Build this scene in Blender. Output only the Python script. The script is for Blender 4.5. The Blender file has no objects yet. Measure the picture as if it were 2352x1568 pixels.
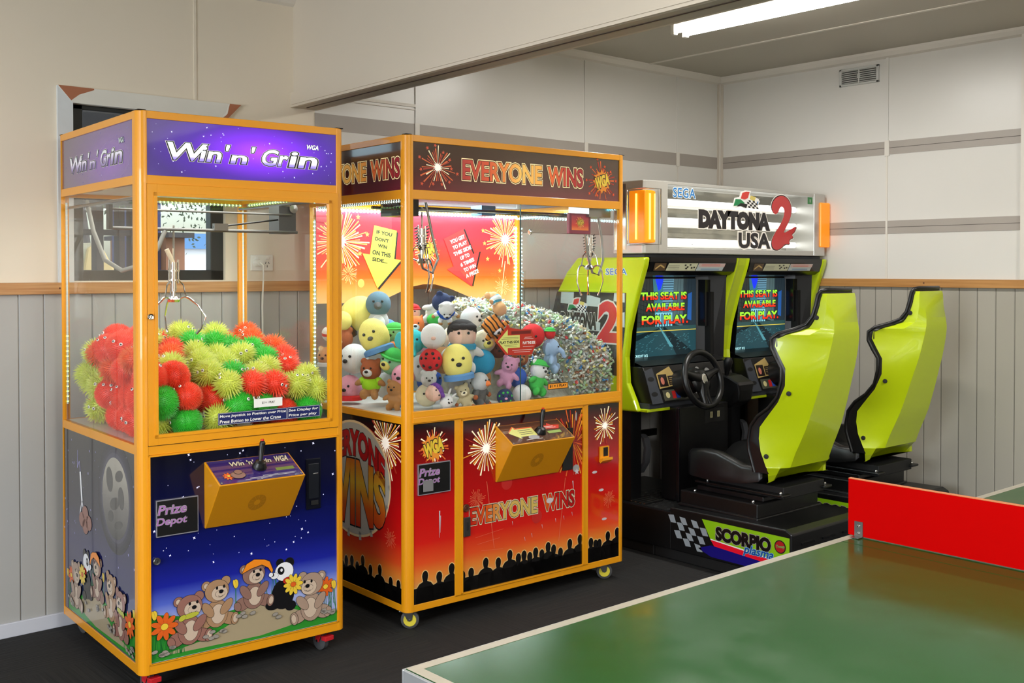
import bpy, bmesh, math, random
from math import sin, cos, pi, radians
from mathutils import Vector, Matrix, Euler

# ---------------------------------------------------------------- camera, world, exposure
S = bpy.context.scene
COL = S.collection
cam_d = bpy.data.cameras.new('camera'); cam = bpy.data.objects.new('camera', cam_d); COL.objects.link(cam)
cam.location = (0, 0, 1.45)
cam.rotation_euler = (radians(90 - 1.0129), 0, radians(48.7477 - 90))
cam_d.sensor_width = 36; cam_d.lens = 36 * 2454.15 / 2352
cam_d.shift_y = -(784 - 664.83) / 2352
cam_d.clip_start = .05; cam_d.clip_end = 200
S.camera = cam
S.view_settings.view_transform = 'Standard'; S.view_settings.look = 'None'
S.view_settings.gamma = 1; S.view_settings.use_curve_mapping = False
S.view_settings.exposure = 0.5
S.cycles.use_denoising = True
S.cycles.transparent_max_bounces = 24
S.cycles.max_bounces = 8
S.cycles.sample_clamp_indirect = 4
W = bpy.data.worlds.new('world'); S.world = W; W.use_nodes = True
wn = W.node_tree.nodes; wl = W.node_tree.links
sky = wn.new('ShaderNodeTexSky'); sky.sky_type = 'NISHITA'; sky.sun_disc = False
sky.sun_elevation = radians(48); sky.sun_rotation = radians(140); sky.dust_density = 2.5
wl.new(sky.outputs[0], wn['Background'].inputs[0]); wn['Background'].inputs[1].default_value = .32

def area_light(name, loc, rot, sx, sy, power, col):
    l = bpy.data.lights.new(name, 'AREA'); l.shape = 'RECTANGLE'; l.size = sx; l.size_y = sy
    l.energy = power; l.color = col
    o = bpy.data.objects.new(name, l); COL.objects.link(o); o.location = loc; o.rotation_euler = rot
    return o
# daylight entering by the windows of the walls behind and left of the camera
area_light('daylight_front', (1.6, -2.92, 1.55), (radians(-90), 0, 0), 3.6, 1.5, 165, (.86, .93, 1.0))
area_light('daylight_left', (-2.92, 1.6, 1.5), (0, radians(-90), 0), 1.5, 2.6, 120, (.86, .93, 1.0))

# ---------------------------------------------------------------- materials
def lin(c):
    if isinstance(c, str): c = tuple(int(c[i:i+2], 16) for i in (0, 2, 4))
    return tuple(((v/255)/12.92 if v/255 <= .04045 else ((v/255+.055)/1.055)**2.4) for v in c) + (1,)
MATS = {}
def mat(name, col, rough=.5, metal=0, emit=0, spec=.5, coat=0, bump=0, bscale=200, noise=0, nscale=5, alpha=1):
    if name in MATS: return MATS[name]
    m = bpy.data.materials.new(name); m.use_nodes = True
    n = m.node_tree.nodes; l = m.node_tree.links; b = n['Principled BSDF']
    c = lin(col)
    b.inputs['Base Color'].default_value = c; b.inputs['Roughness'].default_value = rough
    b.inputs['Metallic'].default_value = metal; b.inputs['Specular IOR Level'].default_value = spec
    b.inputs['Coat Weight'].default_value = coat; b.inputs['Alpha'].default_value = alpha
    if emit:
        b.inputs['Emission Color'].default_value = c; b.inputs['Emission Strength'].default_value = emit
    if noise or bump:
        tc = n.new('ShaderNodeTexCoord')
    if noise:
        t = n.new('ShaderNodeTexNoise'); t.inputs['Scale'].default_value = nscale; t.inputs['Detail'].default_value = 4
        l.new(tc.outputs['Object'], t.inputs['Vector'])
        r = n.new('ShaderNodeMapRange'); r.inputs['To Min'].default_value = 1-noise; r.inputs['To Max'].default_value = 1+noise
        l.new(t.outputs[0], r.inputs['Value'])
        h = n.new('ShaderNodeMix'); h.data_type = 'RGBA'; h.blend_type = 'MULTIPLY'; h.inputs[0].default_value = 1
        h.inputs[6].default_value = c; l.new(r.outputs[0], h.inputs[7]); l.new(h.outputs[2], b.inputs['Base Color'])
    if bump:
        t = n.new('ShaderNodeTexNoise'); t.inputs['Scale'].default_value = bscale
        l.new(tc.outputs['Object'], t.inputs['Vector'])
        bp = n.new('ShaderNodeBump'); bp.inputs['Strength'].default_value = bump; bp.inputs['Distance'].default_value = .004
        l.new(t.outputs[0], bp.inputs['Height']); l.new(bp.outputs[0], b.inputs['Normal'])
    MATS[name] = m; return m
def grad(name, stops, axis='Z', rough=.3, emit=0, coat=.3, radial=None, tint=None):
    """printed gradient fixed to the object: stops [(coordinate, colour)] or radial=(cx,cy,cz,sx,sy,sz)"""
    if name in MATS: return MATS[name]
    m = bpy.data.materials.new(name); m.use_nodes = True
    n = m.node_tree.nodes; l = m.node_tree.links; b = n['Principled BSDF']
    tc = n.new('ShaderNodeTexCoord'); r = n.new('ShaderNodeValToRGB')
    lo, hi = stops[0][0], stops[-1][0]
    if radial:
        mp = n.new('ShaderNodeMapping'); mp.vector_type = 'POINT'
        mp.inputs['Location'].default_value = [-radial[i]/radial[i+3] for i in range(3)]
        mp.inputs['Scale'].default_value = [1/radial[i+3] for i in range(3)]
        l.new(tc.outputs['Object'], mp.inputs[0])
        v = n.new('ShaderNodeVectorMath'); v.operation = 'LENGTH'; l.new(mp.outputs[0], v.inputs[0]); src = v.outputs['Value']
    else:
        s = n.new('ShaderNodeSeparateXYZ'); l.new(tc.outputs['Object'], s.inputs[0]); src = s.outputs[axis]
    mr = n.new('ShaderNodeMapRange'); mr.inputs['From Min'].default_value = lo; mr.inputs['From Max'].default_value = hi
    l.new(src, mr.inputs['Value']); l.new(mr.outputs[0], r.inputs[0])
    e = r.color_ramp.elements
    while len(e) < len(stops): e.new(.5)
    for i, (p, c) in enumerate(stops):
        e[i].position = (p-lo)/(hi-lo)
    for i, (p, c) in enumerate(stops): e[i].color = lin(c)
    l.new(r.outputs[0], b.inputs['Base Color']); b.inputs['Roughness'].default_value = rough
    b.inputs['Coat Weight'].default_value = coat; b.inputs['Coat Roughness'].default_value = .05
    if emit:
        l.new(r.outputs[0], b.inputs['Emission Color']); b.inputs['Emission Strength'].default_value = emit
    MATS[name] = m; return m
def glass(name, tint=(.96, .97, .96), ior=1.45, rough=0.0, boost=0.0):
    if name in MATS: return MATS[name]
    m = bpy.data.materials.new(name); m.use_nodes = True
    n = m.node_tree.nodes; l = m.node_tree.links; n.clear()
    o = n.new('ShaderNodeOutputMaterial'); mx = n.new('ShaderNodeMixShader'); t = n.new('ShaderNodeBsdfTransparent')
    g = n.new('ShaderNodeBsdfGlossy'); f = n.new('ShaderNodeFresnel')
    t.inputs[0].default_value = tint + (1,); g.inputs['Roughness'].default_value = rough; f.inputs[0].default_value = ior
    a = n.new('ShaderNodeMath'); a.operation = 'ADD'; a.inputs[1].default_value = boost; l.new(f.outputs[0], a.inputs[0])
    ge = n.new('ShaderNodeNewGeometry'); iv = n.new('ShaderNodeMath'); iv.operation = 'SUBTRACT'; iv.inputs[0].default_value = 1; l.new(ge.outputs['Backfacing'], iv.inputs[1])
    mu = n.new('ShaderNodeMath'); mu.operation = 'MULTIPLY'; l.new(a.outputs[0], mu.inputs[0]); l.new(iv.outputs[0], mu.inputs[1])
    l.new(mu.outputs[0], mx.inputs[0]); l.new(t.outputs[0], mx.inputs[1]); l.new(g.outputs[0], mx.inputs[2]); l.new(mx.outputs[0], o.inputs[0])
    MATS[name] = m; return m

# ---------------------------------------------------------------- mesh builder
class MB:
    def __init__(s, M=None):
        s.v = []; s.f = []; s.m = []; s.sm = []; s.mats = []; s.M = M
    def mi(s, m):
        if m not in s.mats: s.mats.append(m)
        return s.mats.index(m)
    def add(s, vs, fs, m, smooth=False, M=None):
        b = len(s.v)
        T = M if M is not None else s.M
        for p in vs:
            p = Vector(p)
            if T is not None: p = T @ p
            s.v.append(p)
        k = s.mi(m)
        for f in fs:
            s.f.append([b+i for i in f]); s.m.append(k); s.sm.append(smooth)
    def box(s, a, b, m, M=None):
        (x0, y0, z0), (x1, y1, z1) = a, b
        x0, x1 = min(x0, x1), max(x0, x1); y0, y1 = min(y0, y1), max(y0, y1); z0, z1 = min(z0, z1), max(z0, z1)
        s.add([(x0,y0,z0),(x1,y0,z0),(x1,y1,z0),(x0,y1,z0),(x0,y0,z1),(x1,y0,z1),(x1,y1,z1),(x0,y1,z1)],
              [(0,3,2,1),(4,5,6,7),(0,1,5,4),(1,2,6,5),(2,3,7,6),(3,0,4,7)], m, False, M)
    def prism(s, poly, lo, hi, m, axis='z', M=None, smooth=False):
        """poly in the two other axes; axis z:(x,y) y:(x,z) x:(y,z)"""
        n = len(poly)
        def p(q, h):
            return {'z': (q[0], q[1], h), 'y': (q[0], h, q[1]), 'x': (h, q[0], q[1])}[axis]
        area = sum(poly[i][0]*poly[(i+1) % n][1]-poly[(i+1) % n][0]*poly[i][1] for i in range(n))
        flip = (area < 0) != (axis == 'y')
        vs = [p(q, lo) for q in poly]+[p(q, hi) for q in poly]
        bot = list(range(n))[::-1]; top = list(range(n, 2*n)); sd = [(i, (i+1) % n, n+(i+1) % n, n+i) for i in range(n)]
        if flip: bot = bot[::-1]; top = top[::-1]; sd = [f[::-1] for f in sd]
        s.add(vs, [bot, top], m, False, M); 
        b = len(s.v)-2*n; k = s.mi(m)
        for f in sd: s.f.append([b+i for i in f]); s.m.append(k); s.sm.append(smooth)
    def tube(s, path, r, m, n=8, cap=True, M=None, closed=False):
        P = [Vector(p) for p in path]; R = r if isinstance(r, (list, tuple)) else [r]*len(P)
        L = len(P); vs = []; up = None
        for i in range(L):
            if closed: t = (P[(i+1) % L]-P[i-1]).normalized()
            else: t = (P[min(i+1, L-1)]-P[max(i-1, 0)]).normalized()
            if up is None:
                a = Vector((0, 0, 1)) if abs(t.z) < .9 else Vector((1, 0, 0)); up = (a-t*a.dot(t)).normalized()
            else: up = (up-t*up.dot(t)).normalized()
            w = t.cross(up)
            for j in range(n):
                a = 2*pi*j/n; vs.append(P[i]+(up*cos(a)+w*sin(a))*R[i])
        fs = []
        for i in range(L if closed else L-1):
            i2 = (i+1) % L
            for j in range(n):
                j2 = (j+1) % n; fs.append((i*n+j, i*n+j2, i2*n+j2, i2*n+j))
        if cap and not closed: fs += [tuple(range(n))[::-1], tuple(range((L-1)*n, L*n))]
        s.add(vs, fs, m, True, M)
    def cyl(s, c, r, h, m, axis='z', n=20, M=None, r2=None):
        d = {'x': (1,0,0), 'y': (0,1,0), 'z': (0,0,1)}[axis]; d = Vector(d); c = Vector(c); r2 = r if r2 is None else r2
        s.rev(c, d, [(0, 0), (r, 0), (r2, h), (0, h)], m, n, M, False)
    def rev(s, c, d, prof, m, n=20, M=None, smooth=True):
        """revolve [(radius, along)] about axis d from c"""
        c = Vector(c); d = Vector(d).normalized(); a = Vector((0,0,1)) if abs(d.z) < .9 else Vector((1,0,0))
        u = (a-d*a.dot(d)).normalized(); w = d.cross(u); vs = []; fs = []
        for r, h in prof:
            for j in range(n):
                t = 2*pi*j/n; vs.append(c+d*h+(u*cos(t)+w*sin(t))*max(r, 1e-5))
        for i in range(len(prof)-1):
            for j in range(n):
                j2 = (j+1) % n; fs.append((i*n+j, i*n+j2, (i+1)*n+j2, (i+1)*n+j))
        s.add(vs, fs, m, smooth, M)
    def ell(s, c, r, m, rot=(0,0,0), n=16, k=10, M=None):
        if not isinstance(r, (list, tuple)): r = (r, r, r)
        E = Matrix.Translation(Vector(c)) @ Euler(rot).to_matrix().to_4x4()
        vs = [(0, 0, r[2])]; fs = []
        for i in range(1, k):
            t = pi*i/k
            for j in range(n):
                a = 2*pi*j/n; vs.append((r[0]*sin(t)*cos(a), r[1]*sin(t)*sin(a), r[2]*cos(t)))
        vs.append((0, 0, -r[2])); vs = [E @ Vector(p) for p in vs]
        for j in range(n): fs.append((0, 1+j, 1+(j+1) % n))
        for i in range(k-2):
            for j in range(n):
                a = 1+i*n+j; b = 1+i*n+(j+1) % n; fs.append((a, a+n, b+n, b))
        e = len(vs)-1
        for j in range(n): fs.append((e, 1+(k-2)*n+(j+1) % n, 1+(k-2)*n+j))
        s.add(vs, fs, m, True, M)
    def loft(s, secs, m, smooth=True, closed=True, cap=True, M=None):
        n = len(secs[0]); vs = [p for q in secs for p in q]; fs = []
        for i in range(len(secs)-1):
            for j in range(n if closed else n-1):
                j2 = (j+1) % n; fs.append((i*n+j, i*n+j2, (i+1)*n+j2, (i+1)*n+j))
        if cap: fs += [tuple(range(n))[::-1], tuple(range((len(secs)-1)*n, len(secs)*n))]
        s.add(vs, fs, m, smooth, M)
    def build(s, name, parent=None, bevel=0, seg=2, label=None, sharp=40, subsurf=0, remesh=0, fixn=False):
        me = bpy.data.meshes.new(name); me.from_pydata([tuple(p) for p in s.v], [], s.f)
        for m in s.mats: me.materials.append(m)
        me.polygons.foreach_set('material_index', s.m); me.polygons.foreach_set('use_smooth', s.sm); me.update()
        if fixn:
            b = bmesh.new(); b.from_mesh(me); bmesh.ops.recalc_face_normals(b, faces=b.faces); b.to_mesh(me); b.free()
        if any(s.sm): me.set_sharp_from_angle(angle=radians(sharp))
        o = bpy.data.objects.new(name, me); COL.objects.link(o)
        if parent: o.parent = parent
        if label: o['label'] = label
        if remesh:
            r = o.modifiers.new('remesh', 'REMESH'); r.mode = 'VOXEL'; r.voxel_size = remesh; r.use_smooth_shade = True
            q = o.modifiers.new('smooth', 'SMOOTH'); q.iterations = 6; q.factor = .6
        if bevel:
            w = o.modifiers.new('bevel', 'BEVEL'); w.width = bevel; w.segments = seg; w.limit_method = 'ANGLE'; w.angle_limit = radians(35)
        if subsurf:
            w = o.modifiers.new('subsurf', 'SUBSURF'); w.levels = subsurf; w.render_levels = subsurf
        return o
def tag(o, label=None, cat=None, group=None, kind=None):
    if label: o['label'] = label
    if cat: o['category'] = cat
    if group: o['group'] = group
    if kind: o['kind'] = kind
    return o
def thing(name, label, cat, loc=(0,0,0), rz=0, group=None, rot=None):
    o = bpy.data.objects.new(name, None); COL.objects.link(o); o.empty_display_size = .05
    o.location = loc; o.rotation_euler = rot if rot else (0, 0, rz)
    return tag(o, label, cat, group)
KIDS = {}
def kids(o):
    return [c for c in o.children]
def copy_tree(o, parent=None):
    c = o.copy(); COL.objects.link(c)
    if parent: c.parent = parent
    for ch in kids(o): copy_tree(ch, c)
    return c
def struct(o, label=None): o['kind'] = 'structure'; return o if not label else tag(o, label)

# ---------------------------------------------------------------- flat artwork (printed graphics on a panel)
_T = {}
def text_geo(s, bold=0.0, space=1.0):
    k = (s, bold, space)
    if k in _T: return _T[k]
    c = bpy.data.curves.new('t', 'FONT'); c.body = s; c.size = 1; c.offset = bold; c.resolution_u = 3
    c.space_character = space; c.align_x = 'LEFT'; c.space_line = .82
    o = bpy.data.objects.new('t', c); COL.objects.link(o)
    dg = bpy.context.evaluated_depsgraph_get(); me = bpy.data.meshes.new_from_object(o.evaluated_get(dg))
    vs = [(v.co.x, v.co.y) for v in me.vertices]; fs = [tuple(p.vertices) for p in me.polygons]
    bpy.data.objects.remove(o); bpy.data.curves.remove(c); bpy.data.meshes.remove(me)
    _T[k] = (vs, fs); return _T[k]
class Art(MB):
    def __init__(s, o, u, v, step=.0005):
        super().__init__(); s.o = Vector(o); s.u = Vector(u); s.w = Vector(v); s.n = s.u.cross(s.w).normalized(); s.step = step
    def P(s, p, L): return s.o+s.u*p[0]+s.w*p[1]+s.n*(L*s.step)
    def poly(s, pts, m, L=0): s.add([s.P(p, L) for p in pts], [tuple(range(len(pts)))], m)
    def rect(s, x0, y0, x1, y1, m, L=0): s.poly([(x0,y0),(x1,y0),(x1,y1),(x0,y1)], m, L)
    def slab(s, x0, y0, x1, y1, m, th=.003):
        a = [s.P(p, 0) for p in ((x0,y0),(x1,y0),(x1,y1),(x0,y1))]; b = [p-s.n*th for p in a]
        s.add(a+b, [(0,1,2,3),(7,6,5,4),(0,4,5,1),(1,5,6,2),(2,6,7,3),(3,7,4,0)], m)
    def ellipse(s, cx, cy, rx, ry, m, L=0, rot=0, n=20, a0=0, a1=360):
        c, d = cos(radians(rot)), sin(radians(rot)); pts = []
        full = a1-a0 >= 360
        for i in range(n if full else n+1):
            t = radians(a0+(a1-a0)*i/n); x, y = rx*cos(t), ry*sin(t); pts.append((cx+x*c-y*d, cy+x*d+y*c))
        s.poly(pts, m, L)
    def oell(s, cx, cy, rx, ry, m, L=1, rot=0, om=None, ow=.0016):
        s.ellipse(cx, cy, rx+ow, ry+ow, om or MATS['ink'], L, rot); s.ellipse(cx, cy, rx, ry, m, L+1, rot)
    def line(s, pts, w, m, L=0, w1=None):
        for i in range(len(pts)-1):
            a, b = Vector(pts[i]), Vector(pts[i+1]); d = (b-a)
            if d.length < 1e-6: continue
            d.normalize(); q = Vector((-d.y, d.x)); we = w if w1 is None else w1
            s.poly([a+q*w/2, a-q*w/2, b-q*we/2, b+q*we/2][::-1], m, L)
    def star(s, cx, cy, r, m, L=0, n=5, inner=.45, rot=0):
        s.poly([(cx+(r if i % 2 == 0 else r*inner)*sin(pi*i/n+rot), cy+(r if i % 2 == 0 else r*inner)*cos(pi*i/n+rot)) for i in range(2*n)][::-1], m, L)
    def text(s, t, x0, y0, x1, y1, m, L=1, bold=.01, shear=0, outline=None, warp=None, space=1.0, rot=0, om=None, o2=None, om2=None):
        """fit text t in the rectangle; outline: extra boldness of a backing copy in om; a second one o2 in om2"""
        vs, fs = text_geo(t, bold, space)
        xs = [p[0] for p in vs]; ys = [p[1] for p in vs]; ax, bx, ay, by = min(xs), max(xs), min(ys), max(ys)
        sx = (x1-x0)/(bx-ax); sy = (y1-y0)/(by-ay)
        cx, cy = (x0+x1)/2, (y0+y1)/2; cr, sr = cos(radians(rot)), sin(radians(rot))
        def put(vs, fs, m, L):
            out = []
            for x, y in vs:
                X = x0+(x-ax)*sx; Y = y0+(y-ay)*sy; X += (Y-y0)*shear
                if rot: dx, dy = X-cx, Y-cy; X, Y = cx+dx*cr-dy*sr, cy+dx*sr+dy*cr
                if warp: X, Y = warp(X, Y)
                out.append(s.P((X, Y), L))
            s.add(out, fs, m)
        if o2: a, b = text_geo(t, bold+o2, space); put(a, b, om2, L)
        if outline: a, b = text_geo(t, bold+outline, space); put(a, b, om or MATS['ink'], L+(1 if o2 else 0))
        put(vs, fs, m, L+(1 if outline else 0)+(1 if o2 else 0))
    def burst(s, cx, cy, r, ms, n=26, seed=1, L=1, core=None, stars=None, w=.006, clip=None):
        R = random.Random(seed)
        for i in range(n):
            a = 2*pi*(i+R.uniform(-.3, .3))/n; q = r*R.uniform(.55, 1); r0 = r*R.uniform(.05, .25)
            p0 = (cx+r0*cos(a), cy+r0*sin(a)); p1 = (cx+q*cos(a), cy+q*sin(a))
            if clip:
                p1 = (min(max(p1[0], clip[0]), clip[2]), min(max(p1[1], clip[1]), clip[3]))
            s.line([p0, p1], w*.25, ms[i % len(ms)], L+(i % 2), w*R.uniform(.5, 1.2))
            if stars and i % 3 == 0 and not clip: s.star(cx+(q+w*2)*cos(a), cy+(q+w*2)*sin(a), w*1.5, stars, L+2, rot=a)
        if core: s.star(cx, cy, r*.26, core, L+2, n=14, inner=.5)

mat('ink', '140f10', .5)
YEL = mat('yellow_enamel', 'e89a10', .32, coat=.5)
YEL2 = mat('yellow_enamel_box', 'd68f08', .4, coat=.2)
BLK = mat('black_plastic', '0c0c0d', .35)
BLKM = mat('black_matte', '0b0b0b', .6)
CHR = mat('chrome', 'd8d8d8', .12, 1)
STEEL = mat('steel', '9a9a98', .3, 1)
GLS = glass('clear_glass', (.985, .99, .985))
GLS2 = glass('acrylic', (.95, .96, .95), 1.35)
WHT = mat('white_plastic', 'e8e6e0', .4)
WPRINT = mat('white_print', 'f4f2ee', .4)
# ================================================================ ROOM
YB, XR, HC = 4.4775, 5.779, 2.735
def board(name, col, axis, pitch, off=0, gw=.045):
    m = bpy.data.materials.new(name); m.use_nodes = True
    n = m.node_tree.nodes; l = m.node_tree.links; b = n['Principled BSDF']
    tc = n.new('ShaderNodeTexCoord'); s = n.new('ShaderNodeSeparateXYZ'); l.new(tc.outputs['Object'], s.inputs[0])
    a = n.new('ShaderNodeMath'); a.operation = 'MULTIPLY_ADD'; a.inputs[1].default_value = 1/pitch; a.inputs[2].default_value = off
    l.new(s.outputs[axis], a.inputs[0])
    f = n.new('ShaderNodeMath'); f.operation = 'PINGPONG'; f.inputs[1].default_value = .5; l.new(a.outputs[0], f.inputs[0])
    r = n.new('ShaderNodeMapRange'); r.inputs['From Max'].default_value = gw; l.new(f.outputs[0], r.inputs['Value'])
    mx = n.new('ShaderNodeMix'); mx.data_type = 'RGBA'; c = lin(col)
    mx.inputs[6].default_value = tuple(v*.62 for v in c[:3])+(1,); mx.inputs[7].default_value = c
    l.new(r.outputs[0], mx.inputs[0]); l.new(mx.outputs[2], b.inputs['Base Color'])
    bp = n.new('ShaderNodeBump'); bp.inputs['Distance'].default_value = .004; bp.inputs['Strength'].default_value = .8
    l.new(r.outputs[0], bp.inputs['Height']); l.new(bp.outputs[0], b.inputs['Normal']); b.inputs['Roughness'].default_value = .45
    return m
CREAM = mat('cream_paint', 'e4d9c6', .55, noise=.03, nscale=1.2)
PANEL = mat('white_wall_panel', 'dad7d0', .28, noise=.03, nscale=1.5)
BAND = mat('grey_joint_band', 'a59d94', .45, noise=.08, nscale=6)
TRIMW = mat('white_trim', 'dcd6cb', .4)
CEIL = mat('ceiling_sheet', 'b4ae9f', .5, noise=.03, nscale=.8)
VJB = board('grooved_board_back', 'aaa9a6', 0, .0964, .28)
VJR = board('grooved_board_right', 'a8a296', 1, .1018, .27)
def wood(name, c1, c2, axis='X'):
    m = bpy.data.materials.new(name); m.use_nodes = True
    n = m.node_tree.nodes; l = m.node_tree.links; b = n['Principled BSDF']
    tc = n.new('ShaderNodeTexCoord'); mp = n.new('ShaderNodeMapping')
    mp.inputs['Scale'].default_value = (2, 60, 60) if axis == 'X' else (60, 2, 60)
    l.new(tc.outputs['Object'], mp.inputs[0]); t = n.new('ShaderNodeTexNoise'); t.inputs['Scale'].default_value = 1.2; t.inputs['Detail'].default_value = 5
    l.new(mp.outputs[0], t.inputs['Vector']); r = n.new('ShaderNodeValToRGB'); l.new(t.outputs[0], r.inputs[0])
    r.color_ramp.elements[0].position = .35; r.color_ramp.elements[1].position = .65
    r.color_ramp.elements[0].color = lin(c1); r.color_ramp.elements[1].color = lin(c2)
    l.new(r.outputs[0], b.inputs['Base Color']); b.inputs['Roughness'].default_value = .4
    return m
PINE = wood('pine_rail', 'a87445', 'c79a68'); PINE2 = wood('pine_rail_right', 'a8743c', 'c08c50', 'Y')
RAWB = mat('bare_wood', 'a8694a', .6)
def carpet():
    m = bpy.data.materials.new('dark_carpet'); m.use_nodes = True
    n = m.node_tree.nodes; l = m.node_tree.links; b = n['Principled BSDF']
    tc = n.new('ShaderNodeTexCoord'); mp = n.new('ShaderNodeMapping'); mp.inputs['Scale'].default_value = (3, 90, 1)
    ck = n.new('ShaderNodeTexChecker'); ck.inputs['Scale'].default_value = 2
    mp2 = n.new('ShaderNodeMapping'); mp2.inputs['Scale'].default_value = (90, 3, 1)
    l.new(tc.outputs['Object'], mp.inputs[0]); l.new(tc.outputs['Object'], mp2.inputs[0]); l.new(tc.outputs['Object'], ck.inputs['Vector'])
    t1 = n.new('ShaderNodeTexNoise'); t2 = n.new('ShaderNodeTexNoise')
    for t, q in ((t1, mp), (t2, mp2)): t.inputs['Scale'].default_value = 1; t.inputs['Detail'].default_value = 3; l.new(q.outputs[0], t.inputs['Vector'])
    mx = n.new('ShaderNodeMix'); mx.data_type = 'FLOAT'; l.new(ck.outputs['Fac'], mx.inputs[0]); l.new(t1.outputs[0], mx.inputs[2]); l.new(t2.outputs[0], mx.inputs[3])
    r = n.new('ShaderNodeValToRGB'); l.new(mx.outputs[0], r.inputs[0])
    r.color_ramp.elements[0].position = .35; r.color_ramp.elements[1].position = .68
    r.color_ramp.elements[0].color = lin('0c0c0c'); r.color_ramp.elements[1].color = lin('1d1b1a')
    l.new(r.outputs[0], b.inputs['Base Color']); b.inputs['Roughness'].default_value = .9
    bp = n.new('ShaderNodeBump'); bp.inputs['Distance'].default_value = .003; l.new(mx.outputs[0], bp.inputs['Height']); l.new(bp.outputs[0], b.inputs['Normal'])
    return m
CARPET = carpet()
b = MB(); b.box((-3, -3, -.05), (XR+.1, YB+.1, 0), CARPET); struct(b.build('floor'))
b = MB(); b.box((-3, -3, HC), (XR+.1, YB+.1, HC+.05), CEIL)
for x in (5.03, 3.75): b.box((x-.012, -3, HC-.004), (x+.012, YB, HC), TRIMW)
struct(b.build('ceiling'))
# back wall with the window hole
WX0, WX1, WZ0, WZ1 = 1.535, 2.208, 1.408, 2.134
b = MB(); T = .1
b.box((-3, YB, 1.355), (WX0, YB+T, HC), CREAM); b.box((WX1, YB, 1.355), (2.671, YB+T, HC), CREAM)
b.box((WX0, YB, WZ1), (WX1, YB+T, HC), CREAM); b.box((WX0, YB, 1.355), (WX1, YB+T, WZ0), CREAM)
b.box((-3, YB, 0), (XR, YB+T, 1.355), VJB)
b.box((2.671, YB, 1.355), (XR+.1, YB+T, HC), PANEL)
for z0, z1 in ((2.128, 2.205), (1.666, 1.742)): b.box((2.671, YB-.003, z0), (XR, YB, z1), BAND)
for x in (2.067, .85, -.4): b.box((x-.006, YB-.004, 1.402), (x+.006, YB, HC), CREAM) if not (WX0 < x < WX1) else b.box((x-.006, YB-.004, 2.2), (x+.006, YB, HC), CREAM)
for x in (3.273, 4.506, 5.342):
    b.box((x-.011, YB-.006, 2.2), (x+.011, YB, HC), PANEL); b.box((x-.014, YB-.008, 2.12), (x+.014, YB, 2.21), TRIMW)
    b.box((x-.004, YB-.005, 1.402), (x+.004, YB, 2.128), TRIMW)
b.box((2.9, YB-.006, 2.29), (3.262, YB, 2.305), TRIMW); b.box((2.671, YB-.006, 2.275), (3.262, YB, 2.28), TRIMW)
struct(b.build('wall_back'))
b = MB()
b.box((XR, -3, 0), (XR+T, YB+.1, 1.355), VJR); b.box((XR, 2.484, 1.355), (XR+T, YB+.1, HC), PANEL); b.box((XR, -3, 1.355), (XR+T, 2.484, HC), CREAM)
for z0, z1 in ((2.128, 2.205), (1.666, 1.742)):
    b.box((XR-.003, 2.484, z0), (XR, YB-.02, z1), BAND)
    b.box((XR-.0035, 2.484, (z0+z1)/2-.0015), (XR-.0005, YB-.02, (z0+z1)/2+.0015), mat('joint_dark_line', '5d5650', .8))  # thin dark line along the middle of each joint band
b.box((XR-.006, 3.253, 2.2), (XR, 3.269, HC), PANEL); b.box((XR-.008, 3.246, 2.12), (XR, 3.274, 2.21), TRIMW); b.box((XR-.005, 3.255, 1.402), (XR, 3.267, 2.128), TRIMW)
b.box((XR-.02, 2.40, 1.402), (XR, 2.484, HC), TRIMW)
struct(b.build('wall_right'))
# walls beside and behind the camera, each with a wide window opening for the daylight
def hole_wall(name, fixed, lo, hi, h0, h1, z0, z1, axis):
    b = MB()
    def bx(a0, a1, c0, c1):
        if axis == 'y': b.box((a0, fixed, c0), (a1, fixed-.1, c1), CREAM)
        else: b.box((fixed, a0, c0), (fixed-.1, a1, c1), CREAM)
    bx(lo, h0, 0, HC); bx(h1, hi, 0, HC); bx(h0, h1, 0, z0); bx(h0, h1, z1, HC); struct(b.build(name))
hole_wall('wall_front', -3, -3, XR, -.2, 3.4, .8, 2.3, 'y'); hole_wall('wall_left', -3, -3, YB, .3, 2.9, .75, 2.25, 'x')
for i, (a, bb) in enumerate([(((-.25, -3.02, .75), (3.45, -2.98, .8)), 'y'), (((-3.02, .25, .7), (-2.98, 2.95, .75)), 'x')]):
    b = MB()
    if bb == 'y':
        for x in (-.2, 1.0, 2.2, 3.36): b.box((x, -3.04, .8), (x+.04, -2.99, 2.3), TRIMW)
        b.box((-.2, -3.04, .8), (3.4, -2.99, .84), TRIMW); b.box((-.2, -3.04, 2.26), (3.4, -2.99, 2.3), TRIMW)
    else:
        for y in (.3, 1.6, 2.86): b.box((-3.04, y, .75), (-2.99, y+.04, 2.25), TRIMW)
        b.box((-3.04, .3, .75), (-2.99, 2.9, .79), TRIMW); b.box((-3.04, .3, 2.21), (-2.99, 2.9, 2.25), TRIMW)
    struct(b.build('window_%d' % (i+2)))
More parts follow.
